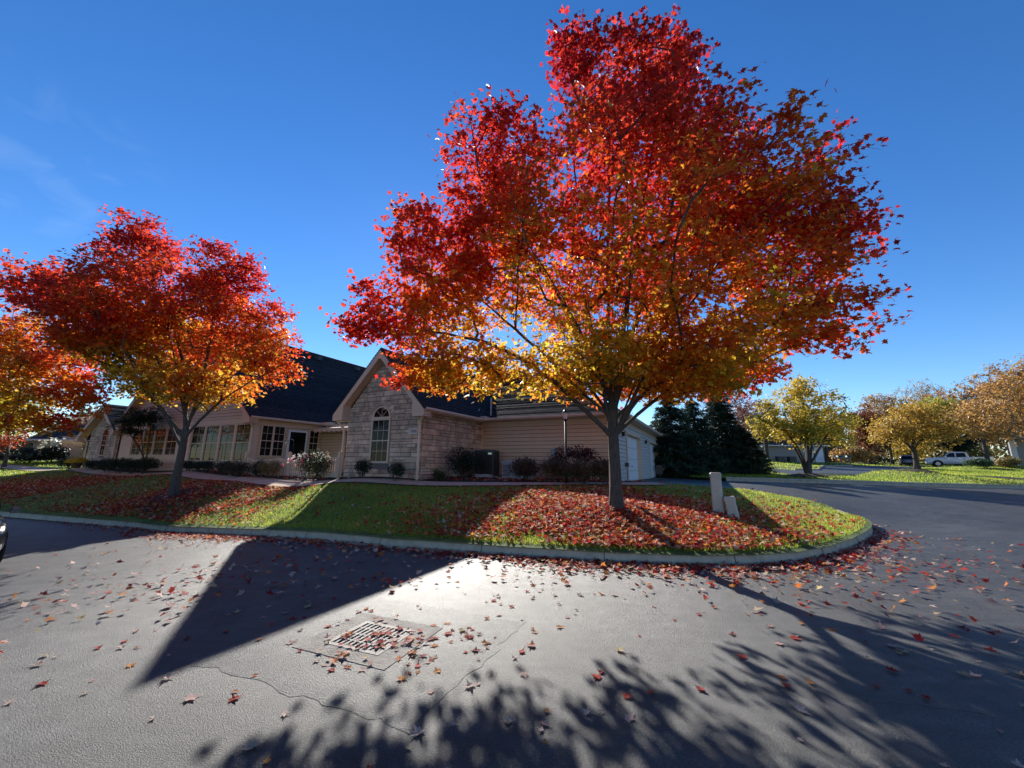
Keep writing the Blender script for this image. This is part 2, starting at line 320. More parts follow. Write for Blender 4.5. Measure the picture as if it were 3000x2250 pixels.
# road, drive
house_r = [tuple(HW(6.8, 4.7)[:2]), tuple(HW(6.8, 22.7)[:2])]
drive = [house_r[0], house_r[1], (11.2,31.5), (11.9,29.), *KF, (75,40), (80,-40), (-70,-40), *KERB, *PEN]
tag(surf('road', drive, RZ, .9, M['asphalt']), kind='structure')
lawn_poly = [*KERB, *PEN, *[tuple(HW(x, y)[:2]) for x, y in ((6.75,4.6),(0,4.6),(0,12),(-31,12),(-31,0))], (-40,38), (-60,44), (-75,40)]
tag(surf('lawn', lawn_poly, LZ, .6, M['soil']), kind='structure')
strip = [*KF, (75,44), *R2N[::-1], (21,40), (13,42), (12,33)]
strip = [p[:2] for p in strip]
tag(surf('grass_strip', strip, LZ, 1.2, M['soil']), kind='structure')
tag(surf('side_street', [p[:2] for p in R2N]+[(60,54), *[p[:2] for p in R2F], (24,45), (21,45)], LZ, 1.5, M['asphalt'], .02), kind='structure')
tag(surf('far_lawn', [(24,45.2), *[p[:2] for p in R2F[::-1]], (80,60), (95,85), (30,90), (14,60), (14,46)], LZ, 2.5, M['soil'], .01), kind='structure')
g = surf('ground', [(-700,-300),(700,-300),(700,900),(-700,900)], lambda x, y: np.clip(LZ(x, y), -.4, 3)-.45-1.6*np.clip((95-np.hypot(x, y-15))/25, 0, 1), 20., M['earth']); tag(g, kind='structure')
# kerbs: swept profile
def kerb(name, line, zf, side, wd=.16, h=.18, gaps=True):
    pts = dense(line, .5, False); mb = MB(); n = len(pts); prof = [(-.02,-.1),(.0,.0),(.045,h-.02),(.07,h),(wd,h+.004),(wd+.005,-.1)]; rings = []
    zs = zf(np.array([p.x for p in pts]), np.array([p.y for p in pts]))
    for i, p in enumerate(pts):
        t = (pts[min(i+1, n-1)]-pts[max(i-1, 0)]).normalized(); nn = Vector((-t.y, t.x))*side
        rings.append([(p.x+nn.x*a, p.y+nn.y*a, zs[i]+b) for a, b in prof])
    k = len(prof); vs = [v for r_ in rings for v in r_]; fs = []
    for i in range(n-1): fs += [(i*k+j, i*k+j+1, (i+1)*k+j+1, (i+1)*k+j) for j in range(k-1)]
    fs += [list(range(k)), list(range((n-1)*k, n*k))[::-1]]
    if side > 0: fs = [f[::-1] for f in fs]
    mb.add(vs, fs)
    o = mb.build(name, M['concrete'], None, False); return tag(o, kind='structure')
kb = MB()
kerb('kerb', KERB, RZ, 1)
kerb('far_kerb', KF[1:], lambda x, y: RZ(x, y)+.07, 1)
kerb('street_kerb', [p[:2] for p in R2F[::-1]][1:5], lambda x, y: LZ(x, y)-.03, 1)
kerb('street_kerb', [p[:2] for p in R2N[1:3]], lambda x, y: LZ(x, y)-.02, -1)
# kerb joints
jm = MB(); acc = 0.; pl = dense(KERB, .1, False)
for i in range(1, len(pl)):
    acc += (pl[i]-pl[i-1]).length
    if acc > 2.3 and pl[i].x > -20:
        acc = 0.; t = (pl[i]-pl[i-1]).normalized(); nn = Vector((-t.y, t.x)); z = rz(pl[i].x, pl[i].y)
        q = [(-.004,.0),(.041,.16),(.068,.183),(.163,.187),(.163,.17),(.06,.13),(.02,0)]
        jm.prism([(pl[i].x+nn.x*a, pl[i].y+nn.y*a, z+b) for a, b in q], (t.x*.012, t.y*.012, 0))
tag(jm.build('kerb_joints', M['mulch']), kind='structure')
# path
PATH = [(-46,33),(-30,26.8),(-18,20.95),(-9,16.1),(-6.2,14.85),(-3,14.35),(2.5,14.5),(6.3,15.9)]
def band(line, a, b):
    d_ = dense(line, 1., False); n = len(d_); L_, R_ = [], []
    for i, p in enumerate(d_):
        t = (d_[min(i+1, n-1)]-d_[max(i-1, 0)]).normalized(); nn = Vector((-t.y, t.x)); L_.append(tuple(p+nn*a)); R_.append(tuple(p+nn*b))
    return R_+L_[::-1]
tag(surf('path', band(PATH, 1.05, 0), LZ, .5, M['concrete'], .055), kind='structure')
tag(surf('entry_path', [tuple(HW(x, y)[:2]) for x, y in ((-9.3,-1.3),(-7.2,-1.0),(-6.6,3.9),(-7.8,3.9))], LZ, .5, M['concrete'], .06), kind='structure')
BED = [(p[0]-.0, p[1]) for p in band(PATH[1:], 1.08, 1.07)[len(band(PATH[1:], 1.08, 1.07))//2:][::-1]]
bed = BED+[tuple(HW(x, y)[:2]) for x, y in ((6.7,4.62),(.05,4.62),(.05,.05),(-31,.05))]
tag(surf('mulch_bed', bed, LZ, .5, M['mulch'], .07), kind='structure')
def mound(name, x, y, rx, ry, h, mat_, dz=0.):
    mb = MB(); k = 28; rings = 5; vs = [(x, y, lz(x, y)+h+dz)]
    for i in range(1, rings+1):
        for j in range(k):
            a = 2*math.pi*j/k; q = i/rings; wob = 1+.12*math.sin(3*a+x)+.08*math.sin(7*a); px, py = x+rx*q*wob*math.cos(a), y+ry*q*wob*math.sin(a)
            vs.append((px, py, lz(px, py)+h*(1-q*q)+dz-.02*(i == rings)+random.uniform(-.01, .01)))
    fs = [(0, 1+j, 1+(j+1) % k) for j in range(k)]+[(1+(i-1)*k+j, 1+i*k+j, 1+i*k+(j+1) % k, 1+(i-1)*k+(j+1) % k) for i in range(1, rings) for j in range(k)]
    mb.add(vs, fs); return tag(mb.build(name, mat_, None, True), kind='structure')
mound('mulch_ring', 2.6, 10.0, 1.05, .95, .12, M['mulch']); mound('mulch_ring', -13.2, 15.8, 1.2, 1.05, .1, M['mulch'])
mound('mulch_ring', 20.9, 28., 1.9, 1.2, .16, M['mulch']); mound('mulch_ring', 31.7, 31., 1.7, 1.2, .12, M['mulch']); mound('mulch_ring', 37.5, 30., 3., 1.2, .15, M['mulch'])

# ------------------------------------------------------------------ leaf clouds and trees
half = [(.04, 0), (.30, -.05), (.21, .15), (.56, .40), (.24, .45), (.27, .62), (.12, .64)]
MAPLE = np.array([(0, -.02)]+half+[(0, 1.05)]+[(-a, b) for a, b in half[::-1]])
MAPLE = np.column_stack([MAPLE[:, 0], MAPLE[:, 1]-.45, -.22*MAPLE[:, 0]**2*2-.25*(MAPLE[:, 1]-.45)**2])
DIAM = np.array([(0, -.5, 0), (.36, -.05, -.06), (0, .55, -.05), (-.36, -.05, -.06)])
OVAL = np.array([(0, -.5, 0), (.26, -.2, -.04), (.24, .2, -.05), (0, .55, -.08), (-.24, .2, -.05), (-.26, -.2, -.04)])
NEED = np.array([(-.10, -.5, 0), (.10, -.5, 0), (.05, .5, -.12), (-.05, .5, -.12)])
def unit(a): return a/np.maximum(np.linalg.norm(a, axis=1, keepdims=True), 1e-9)
def leaf_arrays(P, Nn, Sz, tpl, U=None):
    n = len(P); Nn = unit(Nn); U = rng.normal(size=(n, 3)) if U is None else U
    U = unit(U-Nn*np.sum(U*Nn, 1, keepdims=True)); Vv = np.cross(Nn, U); k = len(tpl)
    Sz = np.asarray(Sz)[:, None, None]
    V = P[:, None]+Sz*(tpl[None, :, :1]*Vv[:, None]+tpl[None, :, 1:2]*U[:, None]+tpl[None, :, 2:3]*Nn[:, None])
    return V.reshape(-1, 3), np.arange(n*k).reshape(n, k)
def leaves(name, P, Nn, Sz, col, mat_, parent=None, tpl=MAPLE, U=None):
    V, F = leaf_arrays(P, Nn, Sz, tpl, U)
    if parent: V = V-np.array(parent.location)
    return np_mesh(name, V, F, mat_, parent, col)
def wave(seed, scale):
    r_ = np.random.default_rng(seed); k = r_.normal(size=(9, 3))/scale; ph = r_.uniform(0, 6.28, 9)
    return lambda P: np.sum(np.cos(P@k.T+ph), 1)/4.
def ramp(t, cols):
    cols = np.array(cols); x = np.clip(t, 0, 1)*(len(cols)-1); i = np.minimum(x.astype(int), len(cols)-2); f = (x-i)[:, None]
    return cols[i]*(1-f)+cols[i+1]*f
def frustums(P0, P1, R0, R1, k):
    d = unit(P1-P0); a = np.where(np.abs(d[:, 2:3]) > .9, np.array([[1., 0, 0]]), np.array([[0, 0, 1.]])); u = unit(np.cross(d, a)); v = np.cross(d, u)
    an = np.arange(k)*2*np.pi/k; ring = np.cos(an)[None, :, None]*u[:, None]+np.sin(an)[None, :, None]*v[:, None]
    A = P0[:, None]-d[:, None]*R0[:, None, None]*.3+ring*R0[:, None, None]; B = P1[:, None]+ring*R1[:, None, None]
    V = np.concatenate([A, B], 1).reshape(-1, 3); E_ = len(P0); base = (np.arange(E_)*2*k)[:, None, None]
    j = np.arange(k); q = np.stack([j, (j+1) % k, (j+1) % k+k, j+k], 1)[None]
    return V, (base+q).reshape(-1, 4)
def grow(trunk_pts, attr, step=.5, start=.5, up_bias=.6, curve=.45, limbs=()):
    """skeleton: nodes, parents; each attractor joins the cheapest node"""
    nodes = [np.array(p, float) for p in trunk_pts]; par = [-1]+list(range(len(nodes)-1)); dirs = [np.array([0, 0, 1.])]*len(nodes); tips = []
    first = int(len(nodes)*start); fork = nodes[-1]; ok = [i >= first and not len(limbs) for i in range(len(nodes))]; nt = len(nodes)
    tips0 = []
    for q, e in enumerate(limbs):                       # main limbs: long, fairly straight, rising from the fork
        st = nt-1-(q % 3 == 1)-2*(q % 3 == 2 and nt > 4) if q else nt-1; p0 = nodes[st]; e = np.array(e, float); L = np.linalg.norm(e-p0); k = max(3, int(L/.4)); dl = (e-p0)/L; side = rng.normal(size=3)*.03*L; side[2] *= .4; prev = st
        for j in range(1, k+1):
            u = j/k; h = p0+(e-p0)*u+np.array([0, 0, 1.])*L*.13*math.sin(math.pi*u)*(1-abs(dl[2])*.8)+side*math.sin(math.pi*u*1.3)+rng.normal(size=3)*.012
            nodes.append(h); par.append(prev); dirs.append(unit((h-nodes[prev])[None])[0]); prev = len(nodes)-1; ok.append(u > .22)
    if len(limbs): first = 0
    okm = list(ok); order = np.argsort(np.linalg.norm(attr-fork, axis=1)*(1+.15*rng.random(len(attr))))
    A = np.array(nodes); D_ = np.array(dirs)
    for i in order:
        t = attr[i]; dv = t-A[first:]; L = np.linalg.norm(dv, axis=1); cs = np.sum(dv*D_[first:], 1)/np.maximum(L, 1e-6)
        cost = L*(1+.75*(1-cs))+up_bias*np.maximum(0, -dv[:, 2])+np.where(np.array(okm[first:]), 0, 1e3); b = first+int(np.argmin(cost)); p0 = A[b]; l = L[b-first]
        if l < .05: continue
        m0 = D_[b]*l*curve+np.array([0, 0, .12*l]); k = max(1, int(round(l/step))); prev = b; new = []
        for j in range(1, k+1):
            s = j/k; h = p0+m0*(s-2*s*s+s**3)+(t-p0)*(3*s*s-2*s**3)*.55+(t-p0)*s*.45
            if j < k: h = h+rng.normal(size=3)*.03*min(l, 1.)
            new.append(h); par.append(prev); prev = len(nodes)+len(new)-1
        pts = [p0]+new
        nd = [unit((pts[q+1]-pts[q])[None])[0] for q in range(len(new))]
        nodes += new; okm += [True]*len(new); A = np.vstack([A, new]); D_ = np.vstack([D_, nd]); tips.append(prev)
    return A, np.array(par), tips
def sample_blobs(blobs, n, power=.5, zmin=-9, wts=None):
    b = np.array(blobs, float)
    if b.shape[1] == 4: b = np.column_stack([b, b[:, 3], b[:, 3]*.9])
    wv = (b[:, 3]*b[:, 4]*b[:, 5])**(.72); wv = wv/wv.sum(); i = rng.choice(len(b), n*2, p=wv)
    d = unit(rng.normal(size=(n*2, 3))); r_ = rng.random((n*2, 1))**power; P = b[i, :3]+d*r_*b[i, 3:6]
    return P[P[:, 2] > zmin][:n]
def branch_mesh(name, A, par, tips, trunk_r, tip_r, mat_, parent, twigs=None, flare=0., fork_i=0):
    cnt = np.zeros(len(A)); cnt[tips] = 1
    for i in range(len(A)-1, 0, -1): cnt[par[i]] += max(cnt[i], 0)
    cnt = np.maximum(cnt, 1); tot = cnt[0]; p = math.log(trunk_r/tip_r)/math.log(max(tot, 2)); rad = trunk_r*(cnt/tot)**p
    ch = np.arange(1, len(A)); pa = par[1:]; r1 = rad[ch]; r0_ = np.minimum(rad[pa], r1*1.3)
    keep = ch > fork_i; V, F = frustums(A[pa][keep], A[ch][keep], r0_[keep], r1[keep], 7)
    Vs, Fs, off = [V], [F], len(V)
    if twigs is not None:
        V, F = frustums(twigs[0], twigs[1], np.full(len(twigs[0]), tip_r*.8), np.full(len(twigs[0]), tip_r*.35), 4); Vs.append(V); Fs.append(F+off); off += len(V)
    # trunk: one tapered, slightly fluted column
    if fork_i > 0:
        k = 22; zz = A[:fork_i+1]; rings = []; m_ = 18
        for q in range(m_+1):
            s = q/m_*fork_i; i0 = min(int(s), fork_i-1); c = zz[i0]+(zz[i0+1]-zz[i0])*(s-i0); rr = (rad[0]*(1-.18*q/m_))*(1+flare*math.exp(-q/m_*9))
            if q > m_*.8: rr *= 1+.35*(q/m_-.8)/.2
            if q == m_: rr *= .55
            for j in range(k):
                a = 2*math.pi*j/k; w_ = 1+.05*math.sin(5*a+q*.25)+.035*math.sin(11*a-q*.4)+flare*.5*math.exp(-q/m_*8)*math.sin(5*a+1); rings.append(c+np.array([math.cos(a), math.sin(a), 0])*rr*w_-np.array([0, 0, .12*(q == 0)]))
        V = np.array(rings); F = np.array([(q*k+j, q*k+(j+1) % k, (q+1)*k+(j+1) % k, (q+1)*k+j) for q in range(m_) for j in range(k)]); Vs.append(V); Fs.append(F+off)
    V = np.vstack(Vs)-np.array(parent.location); return np_mesh(name, V, np.vstack(Fs), mat_, parent, smooth=True)
def tree(name, label, base, fork, blobs, ncl, nleaf, size, colfn, trunk_r, tip_r=.008, sig=(.38, .38, .2), tilt=.75, tpl=MAPLE, lm='leaf', bark='bark', group=None, step=.5, twig=3, power=.5, zmin=-9, cat='tree', lean=(0, 0), droop=0., start=.6, bare=None, limbs=None):
    root = empty(name, base, 0, label, cat, group); b = np.array(base, float)
    tp = [b+np.array([lean[0]*q, lean[1]*q, fork*q]) for q in np.linspace(0, 1, 7)]
    C_ = sample_blobs(blobs, ncl, power, zmin); at = C_ if bare is None else np.vstack([C_, bare])
    lm_ = [bq[:3] for bq in blobs] if limbs is None else limbs
    A, par, tips = grow(tp, at, step, start, limbs=lm_)
    tw = None; ends = None
    if twig:
        i = np.repeat(np.arange(len(at)), twig); d = rng.normal(size=(len(i), 3))*np.array(sig)*1.5; tw = (at[i], at[i]+np.clip(d*.8, -1.4*np.array(sig), 1.4*np.array(sig)))
    branch_mesh('trunk', A, par, tips, trunk_r, tip_r, M[bark], root, tw, .35, 6)
    cw = np.exp(rng.normal(size=len(C_))*.35); i = rng.choice(len(C_), nleaf, p=cw/cw.sum()); P = C_[i]+np.clip(rng.normal(size=(nleaf, 3)), -1.5, 1.5)*np.array(sig)
    if twig:                                            # a share of the leaves sits on the twigs
        k = rng.integers(0, len(tw[0]), nleaf//2); s = rng.random((nleaf//2, 1))**.6; P[:nleaf//2] = tw[0][k]+(tw[1][k]-tw[0][k])*s+rng.normal(size=(nleaf//2, 3))*size*.45
    if tpl is MAPLE:                                    # no leaf hangs in mid-air: drop the isolated ones
        q = np.floor(P/.28).astype(np.int64); key = lambda a: (a[:, 0]+5000)*100000000+(a[:, 1]+5000)*10000+a[:, 2]+2000
        ks, cn = np.unique(key(q), return_counts=True); tot = np.zeros(len(P), int)
        for dx in (-1, 0, 1):
            for dy in (-1, 0, 1):
                for dz in (-1, 0, 1):
                    kk = key(q+np.array([dx, dy, dz])); j = np.minimum(np.searchsorted(ks, kk), len(ks)-1); tot += np.where(ks[j] == kk, cn[j], 0)
        P = P[tot >= 9]; nleaf = len(P)
    outw = unit(P-np.array(blobs)[:, :3].mean(0)); Nn = np.array([0, 0, 1.])+rng.normal(size=(nleaf, 3))*tilt+outw*.35
    U = outw*.6+rng.normal(size=(nleaf, 3))*.7+np.array([0, 0, -droop])
    col = colfn(P)*(1+rng.normal(size=(nleaf, 1))*.18)
    leaves('crown', P, Nn, size*rng.uniform(.6, 1.15, nleaf), col, M[lm], root, tpl, U)
    return root
RED, CRIM, ORG, AMB, YEL, OLV, GRN = (.42,.036,.015), (.31,.015,.016), (.49,.095,.014), (.46,.18,.02), (.48,.32,.03), (.25,.20,.02), (.12,.15,.018)
def maple_col(center, reach, seed, warm=0.):
    w1, w2, w3 = wave(seed, 1.3), wave(seed+5, .5), wave(seed+9, 2.2); c = np.array(center)
    def f(P):
        d = np.linalg.norm((P-c)*np.array([1, 1, .9]), axis=1)/reach
        t = -.02+.76*np.clip(d, 0, 1.12)+.07*np.clip((P[:, 2]-c[2]-1.5)/6., -.3, 1)+.05*np.clip((P[:, 0]-c[0])/6., -.5, 1)+.15*w1(P)+.10*w2(P)+.09*w3(P)+warm+rng.normal(size=len(P))*.08
        return ramp(t, [GRN, OLV, YEL, AMB, ORG, RED, RED, CRIM])
    return f
def away(bl, k): return [[b[0]*k, b[1]*k, 1.8+(b[2]-1.8)*k, b[3]*k, b[4]*k, b[5]*k] for b in bl]
BIG = [[3.49,9.4,7.3,4.65,4.0,3.1],[2.75,8.6,10.9,1.8,1.75,1.8],[4.25,8.4,12.25,.6,.7,.85],[1.6,8.5,12.1,.75,.8,.8],[5.68,8.8,8.6,1.65,1.65,1.5],[4.6,8.6,10.0,1.0,1.2,.9],[6.9,8.6,6.9,1.45,1.5,1.6],[7.9,8.4,7.5,.65,.7,.65],[6.85,8.8,5.1,1.45,1.45,.85],[-.38,9.0,9.5,1.38,1.38,1.3],[-2.06,10.0,7.5,1.54,1.54,1.4],[-3.11,10.2,5.64,1.44,1.5,.94],[-4.06,10.2,5.34,.65,.69,.45],[-1.11,10.0,4.25,1.37,1.37,.74],[-2.4,9.9,4.1,.95,1.0,.45],[-1.2,9.8,6.2,1.35,1.4,1.0],[-.5,9.4,8.3,1.35,1.4,1.25],[2.0,9.7,4.15,2.18,2.2,.67],[4.61,9.2,4.5,1.72,2.0,.7],[6.4,11.8,4.6,1.7,1.6,.65],[3.2,11.4,4.3,2.2,1.5,.7],[4.5,9.6,3.9,1.4,1.4,.5]]
tree('maple_tree', 'large red and orange maple in the foreground lawn beside the two beige pedestals', (2.62, 10.02, .62), 2.75, BIG, 2000, 92000, .135,
     maple_col((2.6, 9.6, 3.4), 6.0, 3), .15, .006, (.30, .30, .16), zmin=2.9, lean=(-.03, 0), start=.75, droop=.3, power=.36,
     limbs=[(2.7,9.6,10.8),(6.4,9.2,4.9),(6.7,9.5,6.4),(6.4,9.5,8.2),(4.6,9.6,10.2),(1.2,9.7,10.4),(-.3,9.9,8.6),(-2.,10.,6.9),(-3.2,10.1,5.6),(-1.3,10.,4.5),(2.4,6.7,6.3),(5.,7.,6.9),(3.,12.8,7.5),(.7,12.6,7.),(5.3,12.2,6.8),(.3,7.5,6.4),(3.7,8.5,10.6),(6.4,11.8,4.7),(3.2,11.6,4.6)])
MID = [[-14.9,15.8,7.7,3.8,3.8,2.5],[-16.7,15.8,11.0,1.5,1.5,1.5],[-12.67,15.8,9.6,1.5,1.5,1.5],[-10.5,15.6,6.95,1.34,1.34,1.76],[-19.4,15.4,8.8,1.7,1.62,1.1],[-16.26,15.0,6.9,2.02,2.02,1.54],[-13.14,15.6,4.79,2.45,2.2,0.82],[-9.9,15.5,5.43,1.02,1.02,0.73]]
tree('maple_tree', 'medium red maple with yellow lower leaves in front of the house sunroom windows', (-13.2, 15.8, .42), 2.7, MID, 1100, 50000, .155,
     maple_col((-13.6, 15.8, 2.9), 5.6, 21), .145, .007, (.34, .34, .18), zmin=2.9, lean=(.05, 0), start=.65, droop=.3, power=.38)
THIRD = [[-19.43,15.,6.3,1.9,2.,1.5],[-17.5,15.,5.4,1.7,1.8,1.2],[-18.2,14.5,3.9,1.8,1.8,1.1],[-16.6,15.,4.3,1.,1.2,.8],[-21.5,15.,5.9,2.5,2.4,1.7],[-20.8,15.,3.6,2.,2.,1.1],[-17.14,14.5,3.15,.75,.8,.5],[-23,15.,5.2,2.7,2.6,1.8],[-21,13.,5.,2.,1.8,1.4]]
tree('maple_tree', 'orange and yellow maple cut off by the left edge of the picture', (-30.3, 19.5, .2), 2.0, away(THIRD, 1.3), 560, 32000, .19,
     maple_col((-26.6, 19.5, 2.6), 7.5, 33, -.02), .2, .009, (.46, .46, .2), zmin=2.6, start=.6, droop=.3)
tree('maple_tree', 'unseen red maple added farther left in the kerb row for window reflections', (-46., 26.5, .5), 2.0, [[-46,26.5,6.,4.2,4.,3.4],[-46,26.5,4.,3.6,3.6,1.6]], 240, 7000, .3, maple_col((-46, 26.5, 2.), 6.5, 37), .2, .01, (.6, .6, .3), zmin=2.6)  # out of view; added so the left windows reflect foliage instead of sky
# background trees ---------------------------------------------------------
def flatcol(cols, seed, sc=1.2, amp=.22):
    w1 = wave(seed, sc)
    def f(P): return ramp(.5+amp*w1(P)+rng.normal(size=len(P))*.18, cols)
    return f
GOLD = [(.30,.20,.04),(.52,.38,.06),(.60,.47,.12)]; PALEY = [(.32,.26,.03),(.56,.42,.04),(.68,.50,.06),(.70,.54,.16)]
RUST = [(.26,.12,.03),(.48,.26,.06),(.56,.36,.12),(.38,.13,.05)]; PURP = [(.16,.06,.07),(.24,.10,.09),(.30,.16,.11)]; TAN = [(.25,.19,.12),(.38,.28,.15),(.44,.34,.18)]
def bgtree(label, base, h_fork, blobs, ncl, nleaf, size, cols, seed, tr=.16, tpl=OVAL, group='trees beyond the road', name='deciduous_tree', **kw):
    mz = min(b[2]-b[-1] for b in blobs)
    return tree(name, label, base, h_fork, blobs, ncl, nleaf, size, flatcol(cols, seed), tr, .011, kw.pop('sig', (.3, .3, .22)), tpl=tpl, lm='foliage', group=group, step=.6, twig=2, zmin=mz, **kw)
Z = lambda x, y: lz(x, y)
# multi-stem yellow tree
yt = bgtree('yellow multi-stemmed ornamental tree in a dark mulch ring beside the parking court', (20.9, 28., Z(20.9, 28)+.1), .5,
       [[21.07,28.,5.3,3.,2.8,2.5],[19.0,28.,5.3,1.5,1.6,1.2],[23.2,28.,4.7,1.7,1.6,1.3],[21.3,28.,7.3,1.2,1.2,.9],[20.3,26.8,4.3,1.6,1.4,1.]], 300, 15000, .18, PALEY, 41, .2, start=.2, group=None)
for k, (dx, dy) in enumerate(((.35, .1), (-.3, .15))):
    mb = MB(); mb.tube([(dx*.3, dy*.3, -.1), (dx*.8, dy, .9), (dx*1.8, dy*2, 2.0), (dx*3, dy*3, 3.2)], [.13, .1, .08, .05], 9); mb.build('stem', M['bark'], yt, True)
bgtree('small olive and gold round-crowned tree with a straight trunk on the right lawn', (31.7, 31., Z(31.7, 31)+.1), 2.0,
       [[32.2,31.,4.7,2.9,2.6,1.7],[34.4,31.,4.6,1.5,1.5,1.1],[30.,31.,4.6,1.5,1.5,1.],[32.4,31.,6.0,1.8,1.7,1.1]], 260, 10000, .18, [(.32,.21,.03),(.54,.34,.05),(.58,.38,.08),(.28,.24,.04)], 42, .17, group=None, bare=None)
bgtree('big rusty gold tree with pale branching limbs at the right edge of the picture', (38.4, 27.5, Z(38.4, 27.5)), 1.6,
       [[34.2,27.,5.9,2.7,2.4,2.2],[36.,27.,7.9,2.5,2.2,1.8],[37.5,27.,5.6,3.,2.6,2.2],[39.5,27.,7.,3.,2.6,2.4],[33.,27.,4.2,1.3,1.4,.8]], 460, 15000, .18, RUST, 43, .24, group=None, bark='bark_pale', start=.3)
for spec in [
 ('tall bare-topped purplish tree behind the yellow tree, nearest to the spruces', (32.7,60.), 3, [[32.7,60.,10.0,3.8,3.,4.2]], 120, 2600, .34, PURP, 51),
 ('pinkish brown tree rising behind the left side of the yellow tree', (37.6,63.), 3, [[38.2,62.,9.,3.4,3.,3.6]], 120, 2600, .34, [(.3,.14,.1),(.4,.22,.14),(.34,.17,.13)], 52),
 ('dark red tree standing right of the yellow tree above the mailbox posts', (53.,58.5), 2.5, [[52.6,58.,8.0,3.,2.6,2.8],[53.8,58,6.,2.5,2.2,2.]], 120, 3200, .32, [(.13,.03,.02),(.24,.07,.03),(.33,.14,.04)], 53),
 ('orange and grey topped tall tree behind the dark sport utility vehicle', (63.5,66.), 3, [[63.5,66.,9.9,4.2,3.4,4.],[60.5,66,8.,2.5,2.4,2.8]], 170, 4200, .36, [(.42,.22,.09),(.46,.30,.12),(.28,.22,.13)], 54),
 ('golden orange tree between the sport utility vehicle and the pickup truck', (67.,66.5), 2.5, [[67.,66.,7.8,4.2,3.4,4.]], 150, 4200, .36, GOLD, 55),
 ('bright lime yellow tree top behind the small gold lawn tree', (72.5,66.), 4, [[72.1,66.,11.3,3.4,3.,2.8],[71.,66.,8.,3.,3.,2.5]], 130, 3200, .36, [(.28,.28,.04),(.45,.42,.06),(.5,.45,.1)], 56),
 ('reddish rust tree behind the cab of the white pickup truck', (80.,72.), 4, [[80.2,72.,12.5,4.5,3.4,3.8],[76.5,72.,8.5,4.,3.,4.]], 160, 4200, .38, [(.28,.08,.05),(.42,.2,.07),(.45,.27,.1)], 57),
 ('thin tan tree with mostly bare twigs, tallest on the right skyline', (86.,80.), 6, [[85.6,80.,16.,5.5,4.,3.6]], 220, 1500, .36, TAN, 58),
 ('bare purple-brown tree on the skyline right of the tan tree', (89.5,74.), 6, [[88.6,72.,15.2,4.4,3.5,3.6]], 200, 1600, .36, PURP, 59),
 ('tall rusty tree behind the right-hand grey building', (104.,80.), 6, [[104.,80.,16.,6.5,5.,6.]], 200, 5000, .42, RUST, 60),
 ('orange-brown tree filling the gap above the grey siding building', (92.,70.), 4, [[92.,70.,9.,5.,4.,4.5]], 180, 4600, .38, RUST, 61),
 ('young slender tree with sparse yellow leaves in front of the beige distant house', (28.5,44.), 2.3, [[28.6,44.,6.,1.8,1.8,1.6]], 90, 1300, .24, PALEY, 62),
 ('small yellow lawn tree standing left of the mailbox posts', (41.5,52.), 3., [[41.6,52.,6.8,2.8,2.4,2.2],[39.2,52.,6.3,2.,2.,1.6]], 120, 2300, .28, [(.3,.25,.05),(.48,.36,.1),(.38,.2,.07)], 63),
 ('grey-trunked tree behind the tailgate of the white pickup truck', (55.4,46.), 3.4, [[55.,46.,7.6,3.2,2.8,2.2],[57.5,46.,6.6,2.8,2.6,2.]], 150, 3300, .26, RUST, 64)]:
    l_, (x, y), hf, bl, nc, nl, sz, cl, sd_ = spec
    bgtree(l_, (x, y, Z(x, y)-.1), hf, bl, nc, int(nl*(1.9 if 'bare' not in l_ else 1.1)), sz, cl, sd_, .2, sig=(.55, .55, .4))
bgtree('flat-topped dark green yew tree behind the hood of the white pickup truck', (67.6,60.,Z(67.6,60.)), 1.5, [[70.2,60.,6.,2.8,2.2,1.2],[67.6,60.,5.2,2.2,1.8,1.]], 110, 4800, .26, [(.012,.025,.012),(.025,.045,.018),(.04,.06,.02)], 70, .3, name='yew_tree', group=None)
bgtree('red and orange maple far off at the left edge below the orange maple', (-38.8,30.5,Z(-38.8,30.5)), 1.2, [[-38.6,30.,4.3,1.9,1.8,1.5],[-41.,32.,3.9,1.6,1.6,1.3],[-42.5,31,4.5,2,1.8,1.7],[-39.5,30,2.9,1.4,1.3,.7]], 150, 4200, .19, [ORG,(.5,.12,.03),RED,(.5,.2,.05)], 71, .12, name='maple_tree', group=None)
bgtree('pale pinkish small tree behind the far left house', (-49.,43.,Z(-49,43)), 1.5, [[-48.6,43.,4.4,2.4,2.2,2.],[-46.5,43.,5.6,1.6,1.6,1.6]], 110, 2600, .2, [(.34,.2,.17),(.44,.28,.22),(.26,.2,.15)], 72, .12, group=None)
# distant wood all round the horizon: one mass
n = 130000; a = rng.uniform(-1.35, 1.25, n); d = 135+rng.uniform(-10, 25, n); hh = 7.+2.2*np.sin(a*9)+1.6*np.sin(a*23+1)+1.2*np.sin(a*51)+rng.normal(size=n)*.4; P = np.column_stack([d*np.sin(a), d*np.cos(a), 1.5+rng.random(n)**.8*hh*1.5])
k = wave(91, 9.)(P)+.5*wave(92, 3.)(P); c = ramp(.5+.3*k+rng.normal(size=n)*.12, [(.03,.05,.025),(.12,.12,.05),(.25,.17,.07),(.22,.09,.05),(.3,.2,.1)])
tag(leaves('distant_wood', P, rng.normal(size=(n, 3))+np.array([0, -.6, .5]), rng.uniform(.5, 1.0, n), c, M['foliage'], None, OVAL), 'low mixed autumn wood far beyond the lawns', 'wood', kind='stuff')
